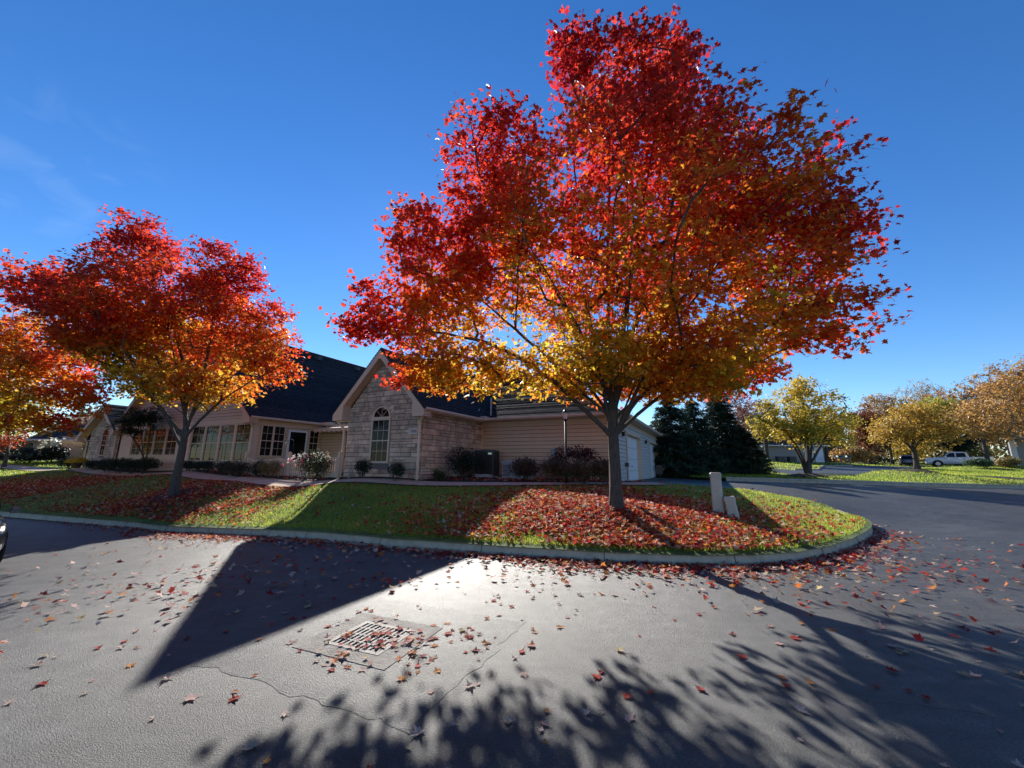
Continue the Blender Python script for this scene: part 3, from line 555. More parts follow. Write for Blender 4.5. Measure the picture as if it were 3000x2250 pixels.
# spruces
def spruce(label, x, y, h, rad, seed, n=9000, group='dark spruces beside the drive'):
    r_ = np.random.default_rng(seed); z0 = Z(x, y); root = empty('spruce_tree', (x, y, z0-.1), 0, label, 'tree', group)
    mb = MB(); mb.tube([(0, 0, 0), (0, 0, h*.5), (.05, 0, h*.98)], [.2, .12, .02], 9); mb.build('trunk', M['bark'], root, True)
    P, Nn, U, B0, B1 = [], [], [], [], []
    nb = int(h*62)
    for i in range(nb):
        t = r_.random()**1.25; zz = .15+t*(h-.2); a = r_.uniform(0, 6.283); L = rad*(1-t)**.58*r_.uniform(.72, 1.12)*(.75 if t < .06 else 1)+.12
        d = np.array([math.cos(a), math.sin(a), 0]); k = max(5, int(n/nb*(L/rad*1.6+.25))); s = r_.random(k)**.55
        drop = -.28*L*s**1.3+.16*L*s**3; c = np.array([0, 0, zz])+d*(s*L)[:, None]+np.array([0, 0, 1.])*drop[:, None]
        B0.append([0, 0, zz]); B1.append(np.array([0, 0, zz])+d*L*.8+np.array([0, 0, -.2*L]))
        side = np.array([-d[1], d[0], 0]); lat = r_.normal(size=k)*(.10+.16*L*(1-s)*.7)
        P.append(c+side*lat[:, None]+r_.normal(size=(k, 3))*.05-np.array([0, 0, .06])*np.abs(lat)[:, None]); Nn.append(np.array([0, 0, 1.])+r_.normal(size=(k, 3))*.6)
        U.append(d*.8+side*np.sign(lat)[:, None]*.5+np.array([0, 0, -.45])+r_.normal(size=(k, 3))*.3)
    P = np.vstack(P); wv = wave(seed, .7)(P); col = ramp(.45+.2*wv+r_.normal(size=len(P))*.18, [(.012,.026,.016),(.03,.052,.03),(.06,.09,.045),(.10,.13,.07)])
    V, F = leaf_arrays(P, np.vstack(Nn), r_.uniform(.16, .34, len(P)), NEED, np.vstack(U)); np_mesh('crown', V, F, M['needle'], root, col)
    V, F = frustums(np.array(B0, float), np.array(B1), np.full(nb, .03), np.full(nb, .008), 5); np_mesh('branches', V, F, M['bark'], root)
spruce('broad dark spruce tree directly behind the garage corner', 12.3, 30.2, 6.3, 2.7, 81, 22000)
spruce('tallest dark spruce tree with a thin pointed top', 17.2, 32.2, 7.5, 2.2, 82, 19000)
spruce('low bushy dark spruce at the right end of the spruce group', 18.3, 31.2, 3.7, 2.0, 83, 14000)
spruce('second dark spruce between the garage-corner spruce and the tallest one', 14.6, 31.2, 5.9, 2.4, 84, 17000)
spruce('distant dark spruce behind the mailbox posts', 55.5, 61., 7.5, 3.6, 85, 5000, 'dark spruces far behind the mailbox posts')
spruce('distant dark spruce peeking below the dark red tree', 50., 62., 6.5, 3.2, 86, 4500, 'dark spruces far behind the mailbox posts')

# ------------------------------------------------------------------ shrubs
def shrub(label, x, y, rx, ry, h, cols, seed, n=1500, size=.06, name='shrub', cat='shrub', group=None, z=None, tpl=OVAL, spiky=0., flat=.8, lobes=5, stems=5):
    r_ = np.random.default_rng(seed); z0 = (lz(x, y)+.07) if z is None else z; root = empty(name, (x, y, z0), 0, label, cat, group)
    lob = [(r_.uniform(-.5, .5)*rx, r_.uniform(-.5, .5)*ry, h*r_.uniform(.42, .68), r_.uniform(.42, .62)) for _ in range(lobes)]+[(0, 0, h*.5, .72)]
    i = r_.integers(0, len(lob), n); lb = np.array(lob)[i]; d = unit(r_.normal(size=(n, 3))); rr = r_.random((n, 1))**.28
    P = lb[:, :3]+d*rr*lb[:, 3:4]*np.array([rx, ry, h*.62]); P[:, 2] = np.clip(P[:, 2], .02, None)
    if spiky: P += d*np.maximum(0, r_.normal(size=(n, 1)))*spiky+np.array([0, 0, 1])*np.maximum(0, r_.normal(size=(n, 1)))*spiky*.7
    col = ramp(.5+.25*wave(seed, .25)(P)+r_.normal(size=n)*.2, cols)
    V, F = leaf_arrays(P, d*.7+r_.normal(size=(n, 3))*.6+np.array([0, 0, .4]), size*r_.uniform(.6, 1.3, n), tpl, d*.6+r_.normal(size=(n, 3))*.8+np.array([0, 0, .5])); np_mesh('foliage', V, F, M['foliage'], root, col)
    k = stems; a = r_.uniform(0, 6.28, k); e = np.column_stack([np.cos(a)*rx*.5, np.sin(a)*ry*.5, np.full(k, h*.65)]); b = np.column_stack([np.cos(a)*.05, np.sin(a)*.05, np.full(k, -.08)])
    V, F = frustums(b, e, np.full(k, .02), np.full(k, .006), 5); np_mesh('stem', V, F, M['bark'], root); return root
def hs(label, lx, ly, rx, ry, h, cols, seed, **kw):
    p = HW(lx, ly); return shrub(label, p.x, p.y, rx, ry, h, cols, seed, **kw)
DK = [(.008,.014,.008),(.016,.028,.012),(.028,.045,.018)]; GN = [(.02,.035,.01),(.045,.07,.018),(.08,.10,.03)]; MIX = [(.03,.03,.012),(.06,.06,.02),(.10,.05,.025),(.12,.09,.03)]
BUR = [(.05,.02,.015),(.09,.035,.025),(.06,.05,.02),(.12,.06,.03)]; OCH = [(.12,.09,.03),(.2,.14,.05),(.26,.18,.07)]
hs('dark rounded boxwood before the stone wall, left of the arched window', -2.2, -.9, .42, .4, .72, DK, 101, n=2200, size=.045, spiky=.03)
hs('dark rounded boxwood before the stone wall, right of the arched window', -.5, -.85, .4, .38, .68, DK, 102, n=2000, size=.045, spiky=.03)
hs('tall dark shrub at the inner corner beside the air conditioner', .95, 1.7, .95, .8, 1.35, DK, 103, n=4200, size=.06, spiky=.09)
hs('small yellow-green fern at the foot of the stone corner', .72, .25, .32, .28, .36, GN, 104, n=500, size=.09, spiky=.06, tpl=DIAM)
hs('reddish azalea shrub in front of the standby generator', 3.55, 2.2, .85, .8, .95, BUR, 105, n=3600, size=.06, spiky=.05)
hs('green rounded azalea just left of the black lamp post', 4.62, 2.3, .78, .75, .95, MIX, 106, n=3400, size=.06, spiky=.05)
hs('green rounded azalea just right of the black lamp post', 6.0, 1.95, .82, .75, .92, MIX, 107, n=3400, size=.06, spiky=.05)
hs('azalea shrub half hidden behind the foreground maple trunk', 6.75, 2.3, .72, .7, .95, MIX, 108, n=3000, size=.06, spiky=.05)
hs('dark clipped round shrub under the rightmost sunroom window', -12.1, -.75, .62, .5, .72, DK, 109, n=2600, size=.05, flat=1)
hs('dark shrub close to the right of the medium maple trunk', -15.6, -.75, .45, .45, .66, DK, 110, n=1800, size=.055)
hs('ragged dark shrub with gaps under the second sunroom window', -14.3, -.75, .45, .42, .58, DK, 111, n=1300, size=.06, spiky=.05)
hs('dark shrub between the ragged shrub and the clipped round shrub', -13.4, -.8, .48, .42, .68, DK, 112, n=1700, size=.055, spiky=.03)
hs('spiky dark-leaved shrub at the left end of the picket fence', -10.35, -.95, .62, .5, .74, [(.02,.025,.015),(.05,.04,.02),(.08,.05,.03)], 113, n=1500, size=.12, spiky=.14, tpl=NEED)
hs('dark green bush between the spiky shrub and the tan shrub', -9.1, -.8, .5, .45, .8, DK, 114, n=2200, size=.055, spiky=.04)
hs('tan ochre shrub in front of the picket fence', -8.1, -.85, .55, .48, .82, OCH, 115, n=2600, size=.05, spiky=.06)
for k, lx in enumerate((-24.2, -22.6, -21.0, -19.3)):
    hs(('dark clipped hedge mound, leftmost of the row by the left windows', 'dark clipped hedge mound, second from the left in the hedge row', 'dark clipped hedge mound below the small evergreen tree', 'dark clipped hedge mound nearest the medium maple trunk')[k], lx, -1.2, .95, .7, .95+.05*(k % 2), DK, 120+k, n=3000, size=.06, name='hedge_shrub', group='clipped hedge mounds along the path')
hs('low dark plant beside the left downspout', -26.6, -1.1, .7, .5, .62, DK, 126, n=1500, size=.06, spiky=.06)
hs('dark bush left of the potted yellow chrysanthemum', -30.2, -1.2, .8, .6, .8, DK, 127, n=1700, size=.07, spiky=.04)
hs('tall green climbing shrub at the left corner of the stone gable', -32.6, .3, .6, .6, 2.4, GN, 128, n=2600, size=.08, spiky=.06)
# rose bush
rb_ = hs('wide rose bush with white and pink blooms in front of the fence gate', -5.3, -.75, 1.05, .7, 1.25, [(.02,.03,.014),(.04,.055,.02),(.07,.08,.035)], 130, n=3600, size=.06, name='rose_bush', spiky=.10)
def blooms(root, n, cen, rad, size, cols, seed, nm='bloom'):
    r_ = np.random.default_rng(seed); d = unit(r_.normal(size=(n, 3))); d[:, 2] = np.abs(d[:, 2])*.8; P = np.array(cen)+d*np.array(rad)*(r_.random((n, 1))**.25)
    for q in range(n):
        k = 6; Pp = P[q]+r_.normal(size=(k, 3))*size*.14; c = np.repeat(np.array(cols)[r_.integers(0, len(cols), 1)], k, 0)
        V, F = leaf_arrays(Pp, r_.normal(size=(k, 3))+np.array([0, -.5, .8]), size*r_.uniform(.7, 1.2, k), OVAL); np_mesh(nm, V, F, M['foliage'], root, c)
blooms(rb_, 80, (-.25, -.1, .62), (.95, .7, .68), .075, [(.75,.7,.66),(.8,.76,.7),(.7,.6,.56)], 131); blooms(rb_, 14, (-.4, -.3, .6), (.9, .6, .6), .1, [(.55,.08,.14),(.6,.15,.2)], 132)
# chrysanthemum pot
p = HW(-28.7, -1.35); cz = lz(p.x, p.y)+.07; ch = empty('chrysanthemum_pot', (p.x, p.y, cz), 0, 'potted bright yellow chrysanthemum by the path end on the left', 'potted plant')
mb = MB(); mb.tube([(0,0,0),(0,0,.3),(0,0,.33),(0,0,.36)], [.2,.27,.3,.3], 18); mb.build('pot', M['pot'], ch, True)
r_ = np.random.default_rng(5); d = unit(r_.normal(size=(1500, 3))); d[:, 2] = np.abs(d[:, 2]); P = np.array([0,0,.36])+d*np.array([.62,.62,.4])*(r_.random((1500,1))**.2)
V, F = leaf_arrays(P, d+r_.normal(size=(1500,3))*.4, r_.uniform(.05,.09,1500), OVAL); np_mesh('bloom', V, F, M['foliage'], ch, ramp(r_.random(1500), [(.35,.22,.01),(.65,.42,.02),(.75,.52,.03)]))
# small evergreen tree and japanese maple
p = HW(-20.6, -.7)
tree('evergreen_tree', 'small dark green evergreen tree with bare leaning stems before the left sunroom windows', (p.x, p.y, lz(p.x, p.y)), .4, [[p.x-1.0,p.y+.1,4.2,1.2,1.1,.75],[p.x-.2,p.y,4.5,1.1,1.,.6],[p.x-1.6,p.y,3.7,.7,.7,.5]], 90, 3600, .16, flatcol([(.012,.03,.012),(.03,.06,.022),(.06,.1,.035)], 140), .06, .012, (.2,.2,.12), tpl=NEED*np.array([1.6,1,1]), lm='foliage', start=.1, twig=2, step=.4)
p = HW(5.25, 3.3)
tree('japanese_maple', 'small purple-leaved japanese maple behind the lamp post', (p.x, p.y, lz(p.x, p.y)), .75, [[p.x,p.y,2.25,.85,.7,.28],[p.x-.5,p.y,2.1,.5,.5,.25],[p.x+.55,p.y,2.1,.5,.5,.25]], 60, 2200, .075, flatcol([(.03,.008,.012),(.07,.015,.02),(.1,.025,.03)], 141), .035, .005, (.15,.15,.08), lm='foliage', twig=2, step=.25)
# shrubs on the right and brush beyond
for k, (lb, x, y, rx, h, cl) in enumerate([('dark green mounded juniper on the right lawn before the pickup truck', 51.3, 43.2, 1.3, .95, [(.03,.06,.03),(.06,.1,.045),(.1,.14,.06)]), ('tan and orange spirea shrub beside the grey building corner', 54.2, 43.2, 1.7, 1.0, [(.2,.12,.04),(.3,.2,.06),(.2,.18,.05)]), ('low yellowish shrub along the grey building wall', 57.5, 42.5, 2.2, 1.0, [(.2,.18,.05),(.3,.26,.08),(.2,.12,.05)])]):
    shrub(lb, x, y, rx, 1.1, h, cl, 150+k, n=1900, size=.16, spiky=.12)
for k, (lb, x, y, rx, h, cl) in enumerate([('brown brush thicket behind the mailbox posts', 49.5, 58., 3.4, 2.4, RUST), ('brown and gold brush thicket left of the sport utility vehicle', 56.8, 64.5, 4.2, 2.8, RUST), ('golden brush thicket between the two parked vehicles', 68.5, 67., 4.5, 3.2, GOLD), ('green-gold brush behind the pickup truck bed', 77., 66., 4.5, 3., [(.14,.16,.04),(.3,.26,.06),(.3,.18,.06)]), ('dark brush below the distant spruces', 45.5, 62., 4., 2.6, [(.04,.03,.02),(.12,.07,.03),(.2,.12,.05)])]):
    shrub(lb, x, y, rx, 2., h, cl, 160+k, n=2200, size=.3, spiky=.25, name='brush', group='brush beyond the lawns')
shrub('yucca clump with sword leaves at the far garage corner', *HW(7.5, 22.2)[:2], .55, .5, 1.2, [(.12,.14,.05),(.25,.26,.1),(.3,.3,.14)], 170, n=260, size=.75, tpl=NEED*np.array([.35,1,1]), spiky=.1, name='yucca', cat='plant')
# far left planting
for k, (lb, x, y, rx, h, cl) in enumerate([('round dark tree-form shrub at the left end of the far left house', -44.3, 34.3, 1.4, 2.0, [(.02,.04,.02),(.05,.08,.03),(.08,.11,.04)]), ('dark shrub under the left wall of the far left house', -41.6, 34.4, 1.1, 1.3, DK), ('dark shrub below the white plumes at the far left house', -38.6, 33.2, 1.2, 1.4, DK), ('low dark hedge in front of the far left house', -41., 32.8, 3.2, .8, DK), ('dark hedge at the left edge beyond the sunlit lawn', -47.5, 35.5, 3., 1.5, DK)]):
    shrub(lb, x, y, rx, 1., h, cl, 180+k, n=1700, size=.14, spiky=.08)
pl_ = shrub('pampas plumes, pale green, in front of the far left house', -39.0, 33.4, .8, .6, 2.1, [(.4,.42,.3),(.6,.6,.46),(.7,.7,.58)], 188, n=160, size=.34, tpl=OVAL, spiky=.2, name='pampas_grass', cat='plant')

# ------------------------------------------------------------------ the condominium house
H = empty('condominium_house', HO, -TH, 'long tan condominium building with stone gables, big dark roofs and white garage doors', 'building')
def hb(mb, name, mats, parent=None, smooth=False): return mb.build(name, mats, parent or H, smooth)
FR = Plane((0, 0, 0), (1, 0, 0)); SR = Plane((0, 0, 0), (0, 1, 0)); GS = Plane((0, 4.66, 0), (1, 0, 0)); GF = Plane((6.8, 0, 0), (0, 1, 0)); CS = Plane((-11.4, 0, 0), (0, 1, 0)); CB = Plane((0, 4.3, 0), (1, 0, 0)); SL = Plane((-4.25, 0, 0), (0, -1, 0))
def stones(P, poly, holes=(), arch=None, seed=1, hmin=.13, hmax=.27, wmin=.2, wmax=.62):
    r_ = random.Random(seed); mb = MB(); pv = [Vector((a, b)) for a, b in poly]; n = len(pv)
    mb.add([P.pt(a, b, 0) for a, b in poly], [list(range(n))], 0)
    u0, u1 = min(p.x for p in pv), max(p.x for p in pv); v, v1 = min(p.y for p in pv), max(p.y for p in pv); gap = .013
    edges = [(pv[i], (pv[(i+1) % n]-pv[i]).normalized()) for i in range(n)]
    while v < v1-.03:
        h = min(r_.uniform(hmin, hmax), v1-v); segs = [(u0, u1)]
        for (a, b, c, d) in holes:
            if v+h > b and v < d: segs = [q for s in segs for q in ((s[0], min(s[1], a)), (max(s[0], c), s[1])) if q[1]-q[0] > .03]
        for (s0, s1) in segs:
            u = s0
            while u < s1-.02:
                wd = r_.uniform(wmin, wmax)*(.75+h*1.6); e = min(u+wd, s1)
                if s1-e < .12: e = s1
                rows = [(v, v+h)] if (h < .2 or r_.random() < .7) else [(v, v+h*.48), (v+h*.48, v+h)]
                for (a, b) in rows:
                    j = lambda: r_.uniform(-.006, .006)
                    q = [Vector((u+gap+j(), a+gap+j())), Vector((e-gap+j(), a+gap+j())), Vector((e-gap+j(), b-gap+j())), Vector((u+gap+j(), b-gap+j()))]
                    for (o, d) in edges: q = clip(q, lambda p, o=o, d=d: d.x*(p.y-o.y)-d.y*(p.x-o.x)) if q else q
                    if len(q) < 3: continue
                    if arch and all((p.x-arch[0])**2+(p.y-arch[1])**2 < arch[2]**2 and p.y > arch[1]-.05 for p in q): continue
                    c = sum(q, Vector((0, 0)))/len(q); o_ = r_.uniform(.018, .036); m_ = len(q); inn = [c+(p-c)*.86 for p in q]
                    vs = [P.pt(p.x, p.y, -.002) for p in q]+[P.pt(p.x, p.y, o_*.7) for p in q]+[P.pt(p.x, p.y, o_+r_.uniform(-.006, .006)) for p in inn]
                    mb.add(vs, [(i, (i+1) % m_, m_+(i+1) % m_, m_+i) for i in range(m_)]+[(m_+i, m_+(i+1) % m_, 2*m_+(i+1) % m_, 2*m_+i) for i in range(m_)]+[list(range(2*m_, 3*m_))], 1)
                u = e
        v += h
    if arch:                                                # voussoirs round an arched window
        cu, cv, ra, rb2 = arch[0], arch[1], arch[3], arch[2]; k = 11
        for i in range(k):
            a0, a1 = math.pi*(i+.06)/k, math.pi*(i+.94)/k; q = [(cu+ra*math.cos(a0), cv+ra*math.sin(a0)), (cu+rb2*math.cos(a0), cv+rb2*math.sin(a0)), (cu+rb2*math.cos(a1), cv+rb2*math.sin(a1)), (cu+ra*math.cos(a1), cv+ra*math.sin(a1))]
            o_ = r_.uniform(.034, .046); mb.add([P.pt(a, b, 0) for a, b in q]+[P.pt(a, b, o_) for a, b in q], [(0,1,5,4),(1,2,6,5),(2,3,7,6),(3,0,4,7),(4,5,6,7)], 1)
    return mb
SM = [M['mortar'], M['stone']]
# each stone gets its own tone
def island_tone(m_, amt):
    t = m_.node_tree; b = t.nodes['Principled BSDF']; src = b.inputs['Base Color'].links[0].from_socket; g = t.nodes.new('ShaderNodeNewGeometry'); mr = t.nodes.new('ShaderNodeMapRange')
    mr.inputs[3].default_value = 1-amt; mr.inputs[4].default_value = 1+amt; sc = t.nodes.new('ShaderNodeVectorMath'); sc.operation = 'SCALE'
    t.links.new(g.outputs['Random Per Island'], mr.inputs[0]); t.links.new(src, sc.inputs[0]); t.links.new(mr.outputs[0], sc.inputs['Scale']); t.links.new(sc.outputs[0], b.inputs['Base Color'])
island_tone(M['stone'], .28); island_tone(M['roof'], .12)
WX = -2.22
hb(stones(FR, [(-4.25,-.25),(0,-.25),(0,2.8),(-2.2,5.3),(-4.25,2.95)], [(-2.78,.66,-1.66,2.62)], (WX, 2.6, .76, .55), 3), 'stone_wall', SM)
hb(stones(SR, [(0,-.25),(4.66,-.25),(4.66,2.85),(0,2.85)], (), None, 4), 'stone_wall', SM)
hb(stones(SL, [(-4.3,-.25),(0,-.25),(0,2.85),(-4.3,2.85)], (), None, 5), 'stone_wall', SM)
def window(P, u0, v0, w_, h_, o=.045, glass='glass', rail=.5, cols=2, rows=2, tr='trim', fr=.055, pd=.02, name='window'):
    mb = MB(); a = fr; u1, v1 = u0+w_, v0+h_
    mb.obox(P, u0, v0, -.03, u0+a, v1, o); mb.obox(P, u1-a, v0, -.03, u1, v1, o); mb.obox(P, u0+a, v1-a, -.03, u1-a, v1, o-.002); mb.obox(P, u0+a, v0, -.03, u1-a, v0+a*1.2, o+.012)
    mm = v0+h_*rail
    if rail: mb.obox(P, u0+a, mm-.022, -.02, u1-a, mm+.022, o-.012)
    for (b, t) in (((v0+a, mm), (mm, v1-a)) if rail else ((v0+a, v1-a),)):
        for c in range(1, cols): x = u0+a+(w_-2*a)*c/cols; mb.obox(P, x-.008, b, -.01, x+.008, t, pd+.006)
        for c in range(1, rows): y = b+(t-b)*c/rows; mb.obox(P, u0+a, y-.008, -.01, u1-a, y+.008, pd+.005)
    wn = hb(mb, name, M[tr]); g_ = MB(); g_.add([P.pt(u0+a, v0+a, pd), P.pt(u1-a, v0+a, pd), P.pt(u1-a, v1-a, pd), P.pt(u0+a, v1-a, pd)], [(0,1,2,3)]); hb(g_, 'pane', M[glass], wn); return wn
# arched window
aw = window(FR, -2.75, .68, 1.06, 1.88, .06, 'glass', .5, 3, 2, 'trim', .07, .03)
mb = MB(); k = 20; pts = [(WX+.53*math.cos(math.pi*i/k), 2.58+.53*math.sin(math.pi*i/k)) for i in range(k+1)]; pin = [(WX+.44*math.cos(math.pi*i/k), 2.62+.44*math.sin(math.pi*i/k)*.97) for i in range(k+1)]
for i in range(k):
    q = [pts[i], pts[i+1], pin[i+1], pin[i]]; mb.add([FR.pt(a, b, -.02) for a, b in q]+[FR.pt(a, b, .06) for a, b in q], [(4,5,6,7),(0,1,5,4),(2,3,7,6)])
mb.obox(FR, WX-.55, 2.545, -.02, WX+.55, 2.635, .075)
for a in (45, 90, 135): mb.tube([FR.pt(WX, 2.63, .035), FR.pt(WX+.44*math.cos(R(a)), 2.62+.43*math.sin(R(a)), .035)], .009, 5)
fan = hb(mb, 'fanlight', M['trim']); g_ = MB(); g_.add([FR.pt(a, b, .03) for a, b in pin], [list(range(len(pin)))]); hb(g_, 'pane', M['glass'], fan)
# number plate 1566
mb = MB(); mb.obox(FR, -.66, 1.86, .03, -.2, 2.1, .06, 0, .004); npl = hb(mb, 'number_plate', M['plate'])
def text(body, size, P, u, v, o, mat_, parent, name):
    c = bpy.data.curves.new(name, 'FONT'); c.body = body; c.size = size; c.extrude = .003; c.align_x = 'CENTER'; c.align_y = 'CENTER'
    ob = bpy.data.objects.new(name, c); COL.objects.link(ob); bpy.context.view_layer.update(); me = bpy.data.meshes.new_from_object(ob); bpy.data.objects.remove(ob)
    o2 = bpy.data.objects.new(name, me); me.materials.clear(); me.materials.append(mat_); COL.objects.link(o2); o2.parent = parent
    mt = __import__('mathutils').Matrix((P.r, P.u, P.n)).transposed().to_4x4(); mt.translation = P.pt(u, v, o); o2.matrix_basis = mt; return o2
text('1566', .2, FR, -.43, 1.98, .064, M['black'], npl, 'house_number')
# siding walls
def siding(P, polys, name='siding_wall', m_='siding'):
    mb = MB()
    for q in polys: lap(mb, [P.pt(a, b, 0) for a, b in q], (0, 0, 1), .178, .03, lap_shade=1)
    return hb(mb, name, [M[m_], M['lap_shade']])
rect = lambda a, b, c, d: [(a, b), (c, b), (c, d), (a, d)]
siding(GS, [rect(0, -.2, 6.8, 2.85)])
mb = MB(); mb.obox(GS, 0, -.2, .0, .1, 2.85, .03); mb.obox(GS, 6.7, -.2, 0, 6.82, 2.85, .032); mb.obox(GS, .1, 2.62, 0, 6.7, 2.85, .03); hb(mb, 'corner_trim', M['trim'])
gw = siding(GF, [rect(4.66, -.2, 6.5, 2.3), rect(11.1, -.2, 14.6, 2.3), rect(19.5, -.2, 22.7, 2.3), rect(4.66, 2.3, 22.7, 2.62)], 'garage_wall', 'siding_skylit')
mb = MB(); mb.obox(GF, 4.64, -.2, 0, 4.76, 2.85, .035); mb.obox(GF, 22.6, -.25, 0, 22.72, 2.85, .035); mb.obox(GF, 4.76, 2.62, 0, 22.6, 2.85, .03)
for a, b in ((6.72, 10.9), (14.8, 19.3)):
    mb.obox(GF, a-.14, -.2, -.25, a, 2.33, .05); mb.obox(GF, b, -.2, -.25, b+.14, 2.33, .05); mb.obox(GF, a, 2.17, -.25, b, 2.33, .048)
hb(mb, 'garage_trim', M['trim'])
for a, b in ((6.72, 10.9), (14.8, 19.3)):
    mb = MB()
    for k in range(4):
        z0 = -.18+k*.585; mb.obox(GF, a, z0, -.24, b, z0+.575, -.17, 0, .01); n_ = 4; ww = (b-a)/n_
        for j in range(n_): mb.obox(GF, a+j*ww+.14, z0+.12, -.18, a+(j+1)*ww-.14, z0+.46, -.162, 0, .02)
    gd = hb(mb, 'garage_door', M['door_white']); mb = MB(); mb.obox(GF, (a+b)/2-.1, .62, -.16, (a+b)/2+.1, .66, -.12); hb(mb, 'handle', M['dark'], gd)
for u in (5.6, 12.8, 21.):
    mb = MB(); mb.obox(GF, u-.05, 1.98, .03, u+.05, 2.15, .15); mb.obox(GF, u-.07, 2.15, .03, u+.07, 2.18, .18); hb(mb, 'coach_lamp', M['black'])
mb = MB(); mb.obox(GF, 21.6, 1.3, .02, 21.75, 1.55, .06); hb(mb, 'keypad', M['dark'])
mb = MB(); mb.obox(GF, 5.95, .62, .02, 6.15, .8, .18); mb.tube([GF.pt(6.05, .62, .1), GF.pt(5.9, .3, .12), GF.pt(5.7, .05, .14), GF.pt(5.4, -.1, .2)], .014, 6); hb(mb, 'hose_bib', M['dark'])
mb = MB(); mb.obox(GS, 3.8, .95, .02, 4.06, 1.42, .16); mb.obox(GS, 3.84, .55, .02, 3.98, .95, .1); mb.tube([GS.pt(3.93, 1.22, .16), GS.pt(3.93, 1.22, .24)], .085, 14); hb(mb, 'meter_box', M['grey'])
# sunroom wall with big windows
GP = lambda x: 9.35-.843*abs(x+19.)
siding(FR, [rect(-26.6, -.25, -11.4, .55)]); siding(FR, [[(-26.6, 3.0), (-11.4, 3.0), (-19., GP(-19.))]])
mb = MB(); mb.obox(FR, -26.6, 2.72, -.1, -11.4, 3.0, .03); mb.obox(FR, -26.6, .55, -.1, -11.4, .68, .03); mb.obox(FR, -11.55, .68, -.1, -11.4, 2.72, .028); mb.obox(FR, -19.0, .68, -.1, -17.45, 2.72, .02); mb.obox(FR, -26.6, .68, -.1, -24.95, 2.72, .02)
mb.obox(FR, -26.5, .6, -.4, -11.5, 2.8, -.3)
for x in (-16.02, -14.52, -13.02, -23.48, -21.98, -20.48): mb.obox(FR, x, .68, -.1, x+.12, 2.72, .028)
mb.obox(FR, -24.95, .68, -.1, -19., .98, .02)
hb(mb, 'sunroom_trim', M['trim'])
for x in (-17.4, -15.9, -14.4, -12.9): window(FR, x, .69, 1.36, 2.02, .01, 'glass_blind' if x > -15 else 'glass', .5, 2, 2, 'trim', .05, -.03)
for x in (-24.86, -23.36, -21.86, -20.36): window(FR, x, .99, 1.36, 1.72, .01, 'glass' if x < -22 else 'glass_blind', .5, 2, 2, 'trim', .05, -.03)
# courtyard
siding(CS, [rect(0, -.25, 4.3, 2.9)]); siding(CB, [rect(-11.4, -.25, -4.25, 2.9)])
mb = MB(); mb.obox(CS, 0, -.2, 0, .3, 2.9, .03); mb.obox(CS, .3, 2.64, 0, 4.25, 2.9, .028); hb(mb, 'courtyard_trim', M['trim'])
window(CS, .42, .95, .68, 1.72, .08, 'glass', .5, 2, 2, pd=.05); window(CS, 1.1, .95, .68, 1.72, .08, 'glass', .5, 2, 2, pd=.05); window(CS, 3.3, 1.0, .68, 1.6, .08, 'glass', .5, 2, 2, pd=.05)
mb = MB(); mb.obox(CS, 2.0, -.1, .0, 2.1, 2.5, .06); mb.obox(CS, 3.1, -.1, 0, 3.2, 2.5, .06); mb.obox(CS, 2.1, 2.4, 0, 3.1, 2.5, .058); dr = hb(mb, 'entry_door', M['door_white'])
mb = MB(); mb.add([CS.pt(2.1,-.1,.052), CS.pt(3.1,-.1,.052), CS.pt(3.1,2.4,.052), CS.pt(2.1,2.4,.052)], [(0,1,2,3)]); hb(mb, 'pane', M['glass'], dr)
mb = MB(); mb.obox(CS, 2.16, .9, .04, 2.22, 1.12, .09); hb(mb, 'handle', M['black'], dr)
window(CB, -9.3, .85, .75, 1.6, .08, 'glass', .5, 2, 2, pd=.05); window(CB, -8.45, .85, .75, 1.6, .08, 'glass', .5, 2, 2, pd=.05)
mb = MB(); k = 14; x0, x1 = -11.2, -5.6
for i in range(k):
    a, b = x0+(x1-x0)*i/k, x0+(x1-x0)*(i+1)/k; n_ = 6
    bt = [(a+(b-a)*j/n_, 2.52-.09*math.sin(math.pi*j/n_)) for j in range(n_+1)]
    q = [(a, 2.68), *bt, (b, 2.68)]; mb.prism([(u, 3.45, v) for u, v in q], (0, .02, 0))
mb.prism([(x0, 3.45, 2.68), (x0, 4.27, 2.84), (x0, 4.27, 2.81), (x0, 3.47, 2.65)], (x1-x0, 0, 0)); hb(mb, 'awning', M['trim'])
# left stone gable
LS = Plane((0, -.05, 0), (1, 0, 0))
hb(stones(LS, [(-31.7,-.3),(-26.75,-.3),(-26.75,2.75),(-29.3,4.4),(-31.7,2.75)], [(-29.55,.95,-28.65,2.45)], (-29.1, 2.45, .62, .45), 6, .15, .3), 'stone_wall', SM)
window(LS, -29.52, .97, .84, 1.5, .06, 'glass', .5, 2, 2, 'trim', .06, .03)
mb = MB(); pin = [(-29.1+.42*math.cos(math.pi*i/16), 2.47+.42*math.sin(math.pi*i/16)) for i in range(17)]; mb.add([LS.pt(a, b, .03) for a, b in pin], [list(range(17))]); mb.obox(LS, -29.52, 2.44, .0, -28.68, 2.5, .07)
ff = hb(mb, 'fanlight', M['glass'])
